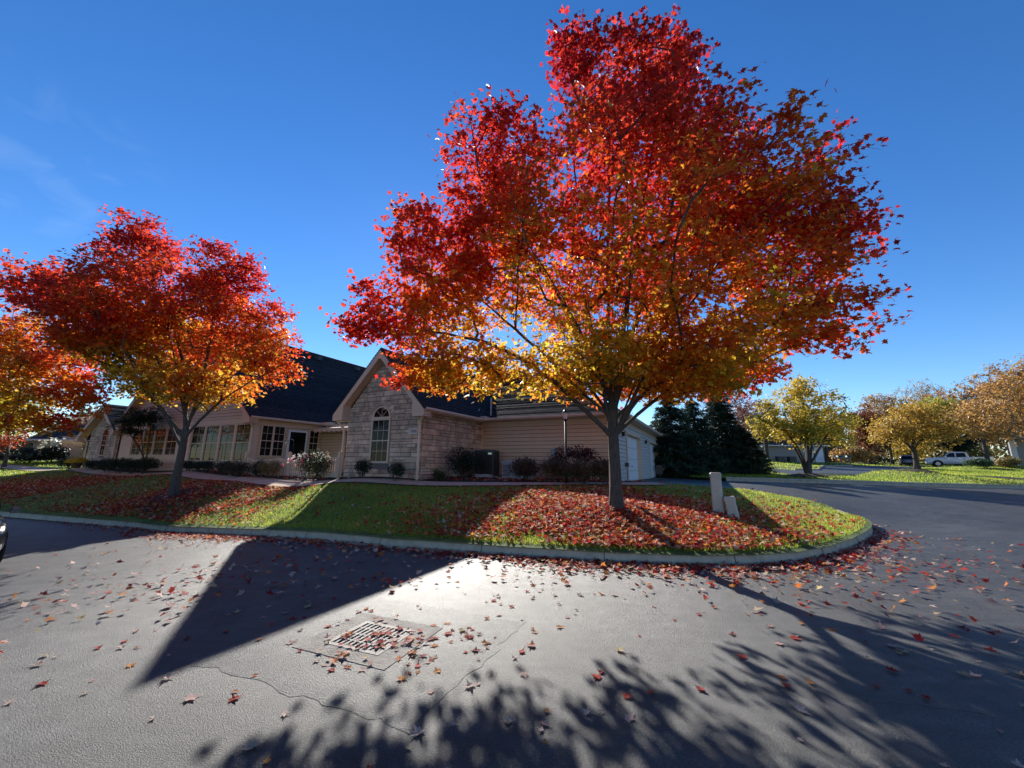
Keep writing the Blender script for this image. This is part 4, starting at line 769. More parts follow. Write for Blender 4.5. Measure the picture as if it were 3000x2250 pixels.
# roofs
def roof(name, polys, e=.145):
    mb = MB()
    for q in polys:
        q = [Vector(p) for p in q]; nn = (q[1]-q[0]).cross(q[2]-q[0])
        if nn.z < 0: q = q[::-1]
        lap(mb, q, (0, 0, 1), e, .034, 0, .3); nn = (q[1]-q[0]).cross(q[2]-q[0]).normalized(); b = [p-nn*.06 for p in q]; n_ = len(q)
        mb.add(q+b, [list(range(n_, 2*n_))[::-1]]+[(i, n_+i, n_+(i+1) % n_, (i+1) % n_) for i in range(n_)])
    return hb(mb, name, M['roof'])
roof('gable_roof', [[(.4,-.42,2.85),(.4,9.6,2.85),(-2.2,9.6,5.62),(-2.2,-.42,5.62)], [(-4.8,-.42,2.85),(-2.2,-.42,5.62),(-2.2,9.6,5.62),(-4.8,9.6,2.85)]])
roof('hip_roof', [[(-15,4.22,2.9),(7.25,4.22,2.9),(-2.85,14.32,7.95),(-15,14.32,7.95)], [(7.25,4.22,2.9),(7.25,24.42,2.9),(-2.85,14.32,7.95)], [(7.25,24.42,2.9),(-15,24.42,2.9),(-15,14.32,7.95),(-2.85,14.32,7.95)]])
roof('main_roof', [[(-11.05,-.42,3.02),(-11.05,20,3.02),(-19,20,9.72),(-19,-.42,9.72)], [(-26.95,-.42,3.02),(-19,-.42,9.72),(-19,20,9.72),(-26.95,20,3.02)]])
roof('gable_roof', [[(-26.55,-.5,2.75),(-26.55,9,2.75),(-29.35,9,4.72),(-29.35,-.5,4.72)], [(-33.,-.5,2.3),(-29.35,-.5,4.72),(-29.35,9,4.72),(-33.,9,2.3)]])
mb = MB(); mb.tube([(-.02, 4.35, 3.3), (-1.3, 6.6, 4.4)], .05, 6); hb(mb, 'valley_flashing', M['flash'])
mb = MB(); mb.tube([(.55,4.6,3.0),(.55,4.6,4.0)], .05, 10); hb(mb, 'vent_pipe', M['flash'])
for y in (8., 12.):
    mb = MB(); mb.box((-18.2, y, 8.9), (-17.75, y+.4, 9.2)); hb(mb, 'roof_vent', M['dark'])
def gable_trim(xl, zl, cx, zp, xr, zr, yf, yw, ret=.6):
    mb = MB(); d = .26
    for (x0, z0, s) in ((xl, zl, 1), (xr, zr, -1)):
        a, b = (x0, yf, z0-.07), (cx, yf, zp-.07); q = [a, b, (cx, yf, zp-.07-d*1.3), (x0, yf, z0-.07-d)]
        mb.prism(q, (0, .035, 0)); q2 = [(x0, yf+.035, z0-.1-d*.55), (cx, yf+.035, zp-.1-d*.7), (cx, yf+.035, zp-.13-d*.7), (x0, yf+.035, z0-.13-d*.55)]; mb.prism(q2, (0, yw-yf-.035, 0))
        q3 = [(x0, yf+.002, z0-.07-d), (x0, yf+.002, z0-.08), (x0+s*ret, yf+.002, z0-.08+abs((zp-z0)/(cx-x0))*ret-.1), (x0+s*ret, yf+.002, z0-.07-d)]; mb.prism(q3, (0, yw-yf-.01, 0))
    return hb(mb, 'rake_trim', M['trim'])
gable_trim(-4.78, 2.86, -2.2, 5.6, .38, 2.86, -.44, .03); gable_trim(-26.93, 3.02, -19, 9.7, -11.07, 3.02, -.44, .03, .7); gable_trim(-32.95, 2.33, -29.35, 4.7, -26.6, 2.75, -.52, .0, .5)
def gutter(a, b, side):                                     # side: outward horizontal direction
    a, b, s = Vector(a), Vector(b), Vector(side); pr = [(0, 0), (.10, 0), (.135, .06), (.13, .12), (.12, .12), (.115, .05), (.09, .015), (.01, .015), (.01, .12), (0, .12)]
    mb = MB(); mb.prism([a+s*u+Vector((0, 0, v)) for u, v in pr], b-a); return hb(mb, 'gutter', M['gutter'])
gutter((.36,-.42,2.76), (.36,4.16,2.76), (1,0,0)); gutter((.5,4.26,2.79), (7.2,4.26,2.79), (0,-1,0)); gutter((7.2,4.2,2.79), (7.2,24.4,2.79), (1,0,0)); gutter((-11.1,-.42,2.93), (-11.1,3.9,2.93), (1,0,0)); gutter((-11.,4.26,2.79), (-4.9,4.26,2.79), (0,-1,0))
for a_, b_ in (((.3,3.9,2.78), (.62,4.5,2.98)), ((-11.2,3.9,2.9),(-10.4,4.3,3.1))):
    mb = MB(); mb.box(a_, b_); hb(mb, 'splash_guard', M['gutter'])
mb = MB()                                                  # soffits
mb.box((0.03,.0,2.72), (.38,4.6,2.745)); mb.box((.38,4.25,2.76), (6.85,4.64,2.775)); mb.box((6.83,4.25,2.76), (7.2,24,2.775)); mb.box((-11.38,0,2.91), (-11.08,4.2,2.925)); mb.box((-11,4.2,2.86),(-4.3,4.29,2.875)); hb(mb, 'soffit', M['trim'])
def spout(pts):
    mb = MB(); mb.tube(pts, .052, 4); return hb(mb, 'downspout', M['gutter'])
spout([(.38,-.3,2.74),(.3,-.32,2.6),(.02,-.16,2.36),(-.04,-.12,2.2),(-.04,-.12,.0),(-.06,-.3,-.12)])
spout([(-4.72,-.3,2.62),(-4.6,-.28,2.5),(-4.36,-.14,2.2),(-4.33,-.12,2.0),(-4.33,-.12,-.05)])
spout([(-11.08,-.3,2.93),(-11.2,-.3,2.72),(-11.3,-.12,2.5),(-11.31,-.1,2.3),(-11.31,-.1,0)])
spout([(-31.9,-.35,2.3),(-31.85,-.2,2.1),(-31.8,-.15,1.9),(-31.85,-.15,-.1)]); spout([(-26.7,-.35,2.7),(-26.75,-.25,2.55),(-26.95,-.18,2.3),(-27.,-.16,-.05)])
# plain back walls so that the house is closed
mb = MB(); mb.box((-31.5, 4.7, -.3), (6.6, 22.5, 2.7)); mb.box((-26.5, .5, -.3), (-11.6, 5, 2.6)); mb.box((-4.1, .1, -.3), (-.1, 5, 2.6)); mb.box((-31.5, .1, -.3), (-26.6, 5, 2.3)); hb(mb, 'wall', M['siding'])

# ------------------------------------------------------------------ fence, utilities, street furniture
fe = empty('picket_fence', HW(-11.2, -.25, 0), -TH, 'tan picket fence with capped posts closing the entry court', 'fence')
mb = MB(); L_ = 5.0; n_ = 34
for i in range(n_):
    x = .1+i*L_/n_; h = .92-.14*abs(math.sin(math.pi*(i % 17)/16.5)); q = [(x, 0, 0), (x+.095, 0, 0), (x+.095, 0, h-.05), (x+.07, 0, h-.015), (x+.047, 0, h), (x+.024, 0, h-.015), (x, 0, h-.05)]; mb.prism(q, (0, .02, 0))
mb.build('picket_panel', M['trim'], fe)
mb = MB(); mb.box((0, .021, .18), (L_, .06, .27)); mb.box((0, .021, .58), (L_, .06, .67)); mb.build('rail', M['trim'], fe)
for x in (-.05, 3.4, 5.1, 6.0, 6.85):
    mb = MB(); mb.box((x-.06, -.02, 0), (x+.06, .1, 1.08)); mb.prism([(x-.08,-.04,1.08),(x+.08,-.04,1.08),(x+.08,.12,1.08),(x-.08,.12,1.08)], (0,0,.04)); mb.add([(x-.06,-.02,1.12),(x+.06,-.02,1.12),(x+.06,.1,1.12),(x-.06,.1,1.12),(x,.04,1.2)], [(0,1,4),(1,2,4),(2,3,4),(3,0,4)]); mb.build('post', M['trim'], fe)
ga = empty('fence_gate', HW(-5.35, -.3, 0), -TH, 'closed tan board gate between the rose bush and the stone wall', 'gate')
mb = MB()
for i in range(7): mb.box((i*.145, 0, .05), (i*.145+.125, .02, .88))
mb.build('board_panel', M['trim'], ga); mb = MB(); mb.box((0, .021, .2), (1.0, .06, .29)); mb.box((0, .021, .66), (1., .06, .75)); mb.box((-.02,-.01,.88),(1.02,.04,.93)); mb.build('gate_frame', M['trim'], ga)
# air conditioner
p = HW(1.1, 3.35); ac = empty('air_conditioner', (p.x, p.y, lz(p.x, p.y)+.08), -TH+R(12), 'dark grey air conditioner condenser with vertical grille bars by the stone corner', 'air conditioner')
mb = MB(); mb.box((-.5,-.5,-.12), (.5,.5,.02)); mb.build('pad', M['concrete'], ac); mb = MB(); mb.box((-.42,-.42,.05), (.42,.42,1.12)); mb.build('coil', M['black'], ac)
mb = MB(); mb.box((-.46,-.46,1.1), (.46,.46,1.18)); mb.box((-.46,-.46,.02), (.46,.46,.1))
for s in (-1, 1):
    for q in (-1, 1): mb.box((s*.46-.04*(s > 0), q*.46-.04*(q > 0), .1), (s*.46+.04*(s < 0), q*.46+.04*(q < 0), 1.1))
mb.build('cabinet', M['dark'], ac); mb = MB()
for i in range(12):
    x = -.40+i*.073
    for q in (-.455, .445): mb.box((x, q, .1), (x+.012, q+.01, 1.1)); mb.box((q, x, .1), (q+.01, x+.012, 1.1))
mb.build('grille', M['dark'], ac); mb = MB(); mb.tube([(0,0,1.18),(0,0,1.2)], .36, 24); mb.build('fan_cover', M['black'], ac); mb = MB(); mb.box((.2,-.47,.98), (.36,-.46,1.06)); mb.build('badge', M['chrome'], ac)
# generator
p = HW(2.75, 3.3); ge = empty('standby_generator', (p.x, p.y, lz(p.x, p.y)+.08), -TH+R(4), 'grey standby generator with a rounded lid and side louvres next to the air conditioner', 'generator')
mb = MB(); mb.box((-.75,-.42,-.12), (.75,.42,.03)); mb.build('pad', M['concrete'], ge); mb = MB(); mb.box((-.66,-.33,.03), (.66,.33,.64)); mb.build('body', M['grey'], ge)
mb = MB(); pr = [(-.70,.64),(.70,.64),(.70,.70),(.62,.77),(.3,.81),(-.3,.81),(-.62,.77),(-.70,.70)]; mb.prism([(a, -.36, b) for a, b in pr], (0, .72, 0)); mb.build('lid', M['grey'], ge)
for (a, b) in ((-.62, -.28), (-.08, .2)):
    mb = MB()
    for i in range(9): mb.prism([(a, -.331, .1+i*.056), (b, -.331, .1+i*.056), (b, -.345, .075+i*.056), (a, -.345, .075+i*.056)], (0, 0, .008)); mb.box((a, -.336, .102+i*.056), (b, -.332, .128+i*.056), 1)
    mb.build('louvre', [M['grey'], M['black']], ge)
mb = MB(); mb.box((-.22,-.34,.48), (-.16,-.332,.56)); mb.build('sticker', M['plate'], ge)
# hose
p = HW(1.5, 2.4); mb = MB(); pts = []
for i in range(150): a = i*.19; r2 = .28+.07*math.sin(i*.7)+.02*(i/150); pts.append((r2*math.cos(a)*1.15, r2*math.sin(a), .03+.0007*i+.01*math.sin(i)))
mb.tube(pts+[(.6,.1,.03),(.9,-.1,.02),(1.2,.15,.02)], .013, 6); ho = mb.build('garden_hose', M['hose'], None, True); ho.location = (p.x, p.y, lz(p.x, p.y)+.08); tag(ho, 'coiled pale garden hose on the mulch in front of the air conditioner', 'hose')
# lamp post
p = (2.1, 15.2); lp = empty('lamp_post', (*p, lz(*p)+.05), 0, 'slim black lamp post with a clear glass top before the siding wall', 'lamp post')
mb = MB(); mb.tube([(0,0,0),(0,0,.5),(0,0,.52),(0,0,2.38)], [.062,.062,.042,.042], 12); mb.build('pole', M['black'], lp, True)
mb = MB(); mb.tube([(0,0,2.38),(0,0,2.42)], .1, 12); mb.tube([(0,0,2.66),(0,0,2.74),(0,0,2.8)], [.13,.09,.02], 12); mb.build('cap', M['black'], lp)
mb = MB(); mb.tube([(0,0,2.42),(0,0,2.66)], [.075,.105], 8); mb.build('lamp_glass', M['lampglass'], lp)
# pedestals
def pedestal(name, label, x, y, w_, d_, h, tilt, rz_):
    o = empty(name, (x, y, lz(x, y)-.05), rz_, label, 'utility pedestal', 'beige utility pedestals on the lawn'); o.rotation_euler = (tilt[0], tilt[1], rz_)
    mb = MB(); a, b = w_/2, d_/2; k = .03
    oc = lambda s, z: [((a-k)*s, -b*s, z), (a*s, (-b+k)*s, z), (a*s, (b-k)*s, z), ((a-k)*s, b*s, z), ((-a+k)*s, b*s, z), (-a*s, (b-k)*s, z), (-a*s, (-b+k)*s, z), ((-a+k)*s, -b*s, z)]
    vs = oc(1.05, 0)+oc(1, .2)+oc(.97, h-.08); mb.add(vs, [(i*8+j, i*8+(j+1) % 8, i*8+8+(j+1) % 8, i*8+8+j) for i in range(2) for j in range(8)]); mb.build('body', M['beige'], o)
    mb = MB(); vs = oc(1.06, h-.09)+oc(1.07, h-.02)+oc(.9, h+.015); mb.add(vs, [(i*8+j, i*8+(j+1) % 8, i*8+8+(j+1) % 8, i*8+8+j) for i in range(2) for j in range(8)]+[list(range(16, 24)), list(range(8))[::-1]]); mb.build('lid', M['beige'], o)
    mb = MB(); mb.box((-a*.4, -b-.006, .1), (a*.3, -b+.01, .2)); mb.build('latch_plate', M['grey'], o)
pedestal('utility_pedestal', 'taller upright beige utility pedestal on the lawn', 5.45, 10.65, .27, .24, 1.12, (0, 0), R(-28))
pedestal('utility_pedestal', 'shorter leaning beige utility pedestal on the lawn', 5.68, 10.35, .25, .22, .58, (R(2), R(-7)), R(-30))
# marker at the drive
p = (6.55, 17.6); mk = empty('yard_marker', (*p, lz(*p)), R(-15), 'black rounded paddle marker on a thin stake beside the garage drive', 'marker')
mb = MB(); mb.tube([(0,0,-.1),(0,0,.4)], .012, 6); mb.build('stake', M['black'], mk)
mb = MB(); q = [(.15*math.cos(a), 0, .62+.15*math.sin(a)) for a in np.linspace(0, math.pi, 11)]+[(-.15,0,.4),(-.11,0,.35),(.11,0,.35),(.15,0,.4)]; mb.prism(q, (0,.05,0)); mb.build('paddle', M['black'], mk)
# shepherd hooks
for k, (lx, ly, h, lb) in enumerate(((-12.6, -.7, 1.5, 'black shepherd hook standing before the right sunroom windows'), (-7.6, -.2, 1.75, 'black shepherd hook behind the rose bush'))):
    p = HW(lx, ly); mb = MB(); mb.tube([(0,0,-.1),(0,0,h-.2),(-.04,0,h-.05),(-.14,0,h+.02),(-.25,0,h-.05),(-.28,0,h-.2),(-.34,0,h-.22),(-.37,0,h-.14)], .011, 6); o = mb.build('shepherd_hook', M['black'], None, True); o.location = (p.x, p.y, lz(p.x, p.y)+.05); o.rotation_euler = (0, 0, -TH+.6*k); tag(o, lb, 'garden hook')
# storm drain --------------------------------------------------------------
gr = empty('storm_drain', (-1.44, 4.5, 0), 0, 'square cast iron storm drain grate in a worn concrete collar', 'drain')
a0 = Vector((-1.845, 4.365)); a1 = Vector((-1.625, 4.885)); a2 = Vector((-1.02, 4.645)); a3 = Vector((-1.265, 4.13))
ctr = (a0+a1+a2+a3)/4; ex = ((a2-a1)+(a3-a0))*.5; ey = ((a1-a0)+(a2-a3))*.5; wx, wy = ex.length, ey.length; ang = math.atan2(ex.y, ex.x); gr.location = (ctr.x, ctr.y, rz(ctr.x, ctr.y)); gr.rotation_euler = (0, 0, ang)
mb = MB(); a, b, t = wx/2, wy/2, .0
def ringbox(mb, ax, ay, bx, by, z0, z1):
    mb.box((-bx,-by,z0), (bx,-ay,z1)); mb.box((-bx,ay,z0), (bx,by,z1)); mb.box((-bx,-ay,z0), (-ax,ay,z1)); mb.box((ax,-ay,z0), (bx,ay,z1))
ringbox(mb, a+.02, b+.02, a+.24, b+.2, -.1, .0075); mb.build('collar', M['apron'], gr)
mb = MB(); ringbox(mb, a-.03, b-.03, a+.018, b+.018, -.05, .011); nr = 4
for i in range(1, nr): y = -b+2*b*i/nr; mb.box((-a+.03, y-.012, -.03), (a-.03, y+.012, .0095))
for i in range(0, 11): x = -a+.03+(2*a-.06)*i/10; mb.box((x-.013, -b+.03, -.03), (x+.009, b-.03, .0125))
mb.build('grate', M['grate'], gr); mb = MB(); mb.box((-a, -b, .0002), (a, b, .0006)); mb.build('pit', M['pit'], gr)
# asphalt patch round the drain
def fuzz(poly, amp, step=.12):
    d_ = dense(poly, step); return [(p.x+random.uniform(-amp, amp), p.y+random.uniform(-amp, amp)) for p in d_]
pc = [tuple(ctr+ex.normalized()*u+ey.normalized()*v) for u, v in ((-1.15,-1.05),(1.25,-1.05),(1.3,1.0),(-1.1,1.0))]
tag(surf('road_patch', fuzz(pc, .05), lambda x, y: RZ(x, y)+.0025, .15, M['patch']), kind='structure')
sm = MB(); cl_ = fuzz(pc, .02, .08)
for i in range(len(cl_)):
    a_, b_ = Vector(cl_[i]), Vector(cl_[(i+1) % len(cl_)]); d_ = (b_-a_).normalized(); nn = Vector((-d_.y, d_.x))*random.uniform(.0005, .0022)
    if random.random() < .04: zq = rz(a_.x, a_.y)+.0085; sm.add([(a_.x-nn.x, a_.y-nn.y, zq), (b_.x-nn.x, b_.y-nn.y, zq), (b_.x+nn.x, b_.y+nn.y, zq), (a_.x+nn.x, a_.y+nn.y, zq)], [(0,1,2,3)])
def crack(p0, p1, n, wob, w_):
    pts = [Vector(p0)+(Vector(p1)-Vector(p0))*(i/n)+Vector((random.uniform(-wob, wob), random.uniform(-wob, wob))) for i in range(n+1)]
    for a_, b_ in zip(pts, pts[1:]):
        d_ = (b_-a_).normalized(); nn = Vector((-d_.y, d_.x))*w_*random.uniform(.4, 1.2); z0, z1 = rz(a_.x, a_.y)+.0075, rz(b_.x, b_.y)+.0075
        sm.add([(a_.x-nn.x, a_.y-nn.y, z0), (b_.x-nn.x, b_.y-nn.y, z1), (b_.x+nn.x, b_.y+nn.y, z1), (a_.x+nn.x, a_.y+nn.y, z0)], [(0,1,2,3)])
crack((-2.2,2.6), (-1.3,2.25), 24, .012, .002); crack((1.2,3.75), (3.6,3.3), 60, .02, .0022); crack((4.5,9.0), (9,9.6), 50, .04, .003)
tag(sm.build('road_cracks', M['pit']), kind='structure')

# ------------------------------------------------------------------ other buildings
lh = empty('far_house', (-42.6, 36.2, Z(-42, 36)+.25), R(-4), 'far left house with a broad dark hipped roof and white gutters', 'building')
mb = MB(); lap(mb, [(-1.2,0,0),(4.4,0,0),(4.4,0,1.8),(-1.2,0,1.8)], (0,0,1), .178, .034); mb.box((-1.2,.05,0), (9,9,1.8)); mb.build('wall', M['siding'], lh)
mb = MB()
for q in ([(-1.7,-.5,1.8),(9.5,-.5,1.8),(7,3,3.7),(.3,3,3.7)], [(-1.7,9.5,1.8),(-1.7,-.5,1.8),(.3,3,3.7),(.3,7,3.7)], [(.2,3,3.72),(7.3,3,3.72),(6.2,4.6,4.7),(1.2,4.6,4.7)], [(9.5,-.5,1.8),(9.5,9.5,1.8),(7,7,3.7),(7,3,3.7)]):
    lap(mb, q, (0,0,1), .15, .02)
mb.build('roof', M['roof'], lh); mb = MB(); mb.box((-1.75,-.62,1.68), (4.0,-.48,1.82)); mb.box((3.2,-1.4,1.85), (7.5,-1.26,2.0)); mb.build('gutter', M['trim_white'], lh)
mb = MB(); mb.tube([(-1.2,-.5,1.7),(-1.15,-.1,1.45),(-1.15,-.08,0)], .05, 4); mb.build('downspout', M['trim_white'], lh); mb = MB(); mb.tube([(4.05,-.5,1.7),(4.0,-.1,1.4),(4.0,-.08,0)], .06, 4); mb.build('downspout', M['trim_white'], lh)
mb = MB(); lap(mb, [(2.7,-1.5,1.95),(8,-1.5,1.95),(8,1.2,2.7),(5.6,1.2,2.7)], (0,0,1), .15, .02); mb.build('porch_roof', M['roof'], lh)
bz = Z(35, 50)-.05
db = empty('garage_building', (31.2, 50.2, bz), R(-3), 'distant beige garage building partly hidden behind the yellow tree', 'building')
mb = MB(); lap(mb, [(0,0,0),(8.2,0,0),(8.2,0,2.1),(0,0,2.1)], (0,0,1), .178, .034); mb.box((0,.03,0), (8.2,8,2.1)); mb.build('wall', M['siding_far'], db)
mb = MB(); lap(mb, [(-.5,-.5,2.1),(8.7,-.5,2.1),(6.5,3.4,4.2),(1.7,3.4,4.2)], (0,0,1), .15, .02); lap(mb, [(8.7,-.5,2.1),(8.7,8.5,2.1),(6.5,4.5,4.2),(6.5,3.4,4.2)], (0,0,1), .15, .02); lap(mb, [(-.5,8.5,2.1),(-.5,-.5,2.1),(1.7,3.4,4.2),(1.7,4.5,4.2)], (0,0,1), .15, .02); mb.build('roof', M['roof'], db)
mb = MB(); mb.box((-.5,-.6,1.98), (8.7,-.46,2.1)); mb.build('gutter', M['trim_white'], db)
for x in (5.9, 7.1): 
    mb = MB(); mb.box((x,-.06,0), (x+1.0,-.02,1.85)); mb.build('garage_door', M['door_white'], db)
for x, lb in ((2.2, 'left of two dark utility boxes against the distant garage building'), (3.6, 'right of two dark utility boxes against the distant garage building')):
    o = empty('utility_box', (31.2+x, 49.6-.05*x, bz), R(-3), lb, 'utility box', 'dark utility boxes at the distant garage'); mb = MB(); mb.box((0,0,0), (.8,.6,.62)); mb.box((-.03,-.03,.62), (.83,.63,.68)); mb.build('cabinet', M['dark'], o); mb = MB()
    for k in range(5): mb.box((.08,-.012,.1+k*.1), (.72,-.002,.14+k*.1))
    mb.build('grille', M['black'], o)
gb = empty('siding_building', (59.3, 46.6, Z(58, 46)-.3), R(-50), 'grey lap-sided building with pale corner boards at the right edge', 'building')
mb = MB(); lap(mb, [(0,0,0),(14,0,0),(14,0,3.6),(0,0,3.6)], (0,0,1), .26, .03); lap(mb, [(0,12,0),(0,0,0),(0,0,3.6),(0,12,3.6)], (0,0,1), .26, .03); mb.box((.03,.03,0), (14,12,3.6)); mb.build('wall', M['siding_far'], gb)
mb = MB(); mb.box((-.1,-.05,0), (.35,-.0,3.6)); mb.box((-.06,0,0), (-.02,.5,3.6)); mb.build('corner_trim', M['trim_white'], gb)
mb = MB(); lap(mb, [(-.6,-.6,3.6),(14.6,-.6,3.6),(14.6,6,6.6),(5,6,6.6)], (0,0,1), .15, .02); lap(mb, [(-.6,12.6,3.6),(-.6,-.6,3.6),(5,6,6.6)], (0,0,1), .15, .02); mb.build('roof', M['roof'], gb); mb = MB(); mb.box((-.6,-.72,3.45), (14.6,-.58,3.62)); mb.build('gutter', M['trim_white'], gb)
# mailboxes
mx_ = empty('mailbox_stand', (39.4, 48., Z(39.4, 48)), R(-4), 'row of four mailboxes on wooden posts beside the parking court', 'mailboxes')
for k in range(4):
    mb = MB(); mb.box((k*.52,0,-.1), (k*.52+.11,.11,.9)); mb.build('post', M['wood'], mx_)
    mb = MB(); q = [(k*.52-.07+.12+.12*math.cos(a), -.15, 1.05+.1*math.sin(a)) for a in np.linspace(0, math.pi, 9)]+[(k*.52-.07,-.15,.94),(k*.52+.17,-.15,.94)]; mb.prism(q, (0,.5,0)); mb.build('mailbox', M['dark'] if k % 2 else M['chrome'], mx_)
mb = MB(); mb.box((-.1,-.02,.82), (1.8,-.001,.94)); mb.build('rail', M['wood'], mx_)

# ------------------------------------------------------------------ vehicles
def loft(mb, secs):
    """secs: list of (x, [(y, z), ...] right half from bottom to top); mirrored to both sides"""
    rings = []; 
    for x, hp in secs: rings.append([(x, y, z) for y, z in hp]+[(x, -y, z) for y, z in hp[::-1]])
    k = len(rings[0]); vs = [v for r_ in rings for v in r_]; n = len(rings)
    fs = [(i*k+j, i*k+(j+1) % k, (i+1)*k+(j+1) % k, (i+1)*k+j) for i in range(n-1) for j in range(k)]
    mb.add(vs, fs+[list(range(k))[::-1], list(range((n-1)*k, n*k))])
def wheel(parent, x, y, r_, s):
    mb = MB(); mb.tube([(x, y-.11*s, r_), (x, y-.08*s, r_), (x, y+.08*s, r_), (x, y+.11*s, r_)], [r_*.93, r_, r_, r_*.93], 22); wv = mb.build('wheel', M['tyre'], parent)
    mb = MB(); mb.tube([(x, y+.09*s, r_), (x, y+.118*s, r_)], [r_*.62, r_*.58], 16)
    for k in range(5): a = k*1.2566; mb.box((x-.02, y+.1*s-.02, r_-.02), (x+.02, y+.1*s+.02, r_+.02))
    mb.build('rim', M['rim'], wv)
def car(name, label, loc, heading, body, L=4.7, Wd=.93, hood=.98, roofz=1.72, suv=True, rear=True):
    o = empty(name, loc, heading, label, 'car'); f, b = L/2, -L/2
    sec = lambda x, wv, zb, zt, ins=.1: (x, [(wv*.9, zb), (wv, zb+.22), (wv, zt-.2), (wv-ins*.5, zt-.04), (wv-ins*1.6, zt)])
    mb = MB(); loft(mb, [sec(b, Wd*.80, .36, .92), sec(b+.06, Wd*.9, .28, .98), sec(b+.35, Wd*.98, .25, 1.02), sec(b+1.2, Wd, .22, 1.0), sec(0, Wd, .22, 1.0), sec(f-1.35, Wd, .22, hood+.02), sec(f-.6, Wd*.985, .22, hood-.06), sec(f-.28, Wd*.95, .24, hood-.14), sec(f-.1, Wd*.86, .28, hood-.24), sec(f, Wd*.7, .36, hood-.36)])
    mb.build('body', body, o, True)
    mb = MB(); cs = lambda x, wv, z: (x, [(wv, .98), (wv-.05, .98+(z-.98)*.55), (wv-.14, z-.05), (wv-.26, z)])
    loft(mb, [cs(b+.12, Wd*.9, 1.02), cs(b+.5, Wd*.93, roofz-.08), cs(b+1.2, Wd*.94, roofz), cs(.1, Wd*.94, roofz), cs(f-2.0, Wd*.93, roofz-.1), cs(f-1.25, Wd*.9, 1.0)]); mb.build('roof', body, o, True)
    for s in (-1, 1):
        for (x0, x1) in ((b+.75, b+1.75), (b+1.85, b+2.75)):
            mb = MB(); q = [(x0, s*(Wd*.94), 1.08), (x1, s*(Wd*.94), 1.08), (x1-.1, s*(Wd*.94-.075), roofz-.2), (x0+.12, s*(Wd*.94-.075), roofz-.2)]; mb.prism(q, (0, s*.012, 0)); mb.build('side_window', M['glass'], o)
        mb = MB(); loft(mb, [(f-1.55, [(.05, 1.0), (.1, 1.05), (.05, 1.14)]), (f-1.4, [(.05, 1.02), (.08, 1.06), (.05, 1.1)])]); mm = mb.build('mirror', body, o); mm.location = (0, s*(Wd+.12), 0)
        mb = MB(); mb.box((f-.32, s*Wd*.62-.16, hood-.36), (f-.085, s*Wd*.62+.16, hood-.24)); mb.build('headlight', M['lampglass'], o)
        mb = MB(); mb.box((b-.015, s*Wd*.66-.13, .78), (b+.12, s*Wd*.66+.13, .93)); mb.build('tail_light', TL, o)
        for x in (b+.9, f-.9): wheel(o, x, s*(Wd-.09), .36, s)
    mb = MB(); mb.prism([(b+.1, -Wd*.74, 1.08), (b+.1, Wd*.74, 1.08), (b+.40, Wd*.66, roofz-.2), (b+.40, -Wd*.66, roofz-.2)], (-.03, 0, .01)); mb.build('rear_window', M['glass'], o)
    mb = MB(); mb.prism([(f-1.2, -Wd*.78, 1.05), (f-1.2, Wd*.78, 1.05), (f-1.95, Wd*.68, roofz-.17), (f-1.95, -Wd*.68, roofz-.17)], (.04, 0, .02)); mb.build('windshield', M['glass'], o)
    mb = MB(); mb.box((b-.02, -Wd*.75, .32), (b+.2, Wd*.75, .55)); mb.build('bumper', M['black'], o); mb = MB(); mb.box((b-.03, -.26, .68), (b-.012, .26, .82)); mb.build('licence_plate', M['plate'], o)
    return o
TL = mat('tail_light', (.35, .02, .02), .25)
car('sport_utility_vehicle', 'dark silver sport utility vehicle parked rear-on beyond the small lawn tree', (62.2, 62.2, Z(62, 62)), R(48), paint('paint_silver', (.16, .18, .21)))
car('parked_car', 'grey-green car cut off by the left edge, only its front corner in view', (-12.77, 9.02, -.45), R(-33), paint('paint_sage', (.055, .065, .06)), 4.7, .93, .98, 1.65)
tk = empty('pickup_truck', (57.9, 51.4, 1.80), R(139), 'white crew cab pickup truck parked side-on on the right', 'truck'); PW = paint('paint_white', (.74, .75, .78)); b, f, Wd = -2.95, 2.95, .98
sec = lambda x, wv, zb, zt, i=.08: (x, [(wv*.93, zb), (wv, zb+.2), (wv, zt-.25), (wv-i*.4, zt-.05), (wv-i*1.5, zt)])
mb = MB(); loft(mb, [sec(-1.0, Wd, .42, 1.2), sec(.9, Wd, .42, 1.2), sec(1.2, Wd, .42, 1.22), sec(2.2, Wd, .42, 1.2), sec(2.75, Wd*.97, .42, 1.14), sec(2.93, Wd*.9, .5, 1.05)]); mb.build('body', PW, tk, False)
mb = MB(); cs = lambda x, wv, z: (x, [(wv, 1.18), (wv-.04, 1.18+(z-1.18)*.5), (wv-.12, z-.05), (wv-.22, z)]); loft(mb, [cs(-1.02, Wd*.96, 1.24), cs(-.85, Wd*.95, 1.86), cs(-.4, Wd*.95, 1.93), cs(.4, Wd*.95, 1.93), cs(.7, Wd*.95, 1.88), cs(1.35, Wd*.93, 1.22)]); mb.build('cab', PW, tk, False)
mb = MB(); mb.box((b, -Wd, .55), (-1.06, -Wd+.07, 1.27)); mb.box((b, Wd-.07, .55), (-1.06, Wd, 1.27)); mb.box((b, -Wd+.07, .55), (b+.07, Wd-.07, 1.27)); mb.box((b+.07, -Wd+.07, .55), (-1.06, Wd-.07, .75)); mb.build('bed', PW, tk)
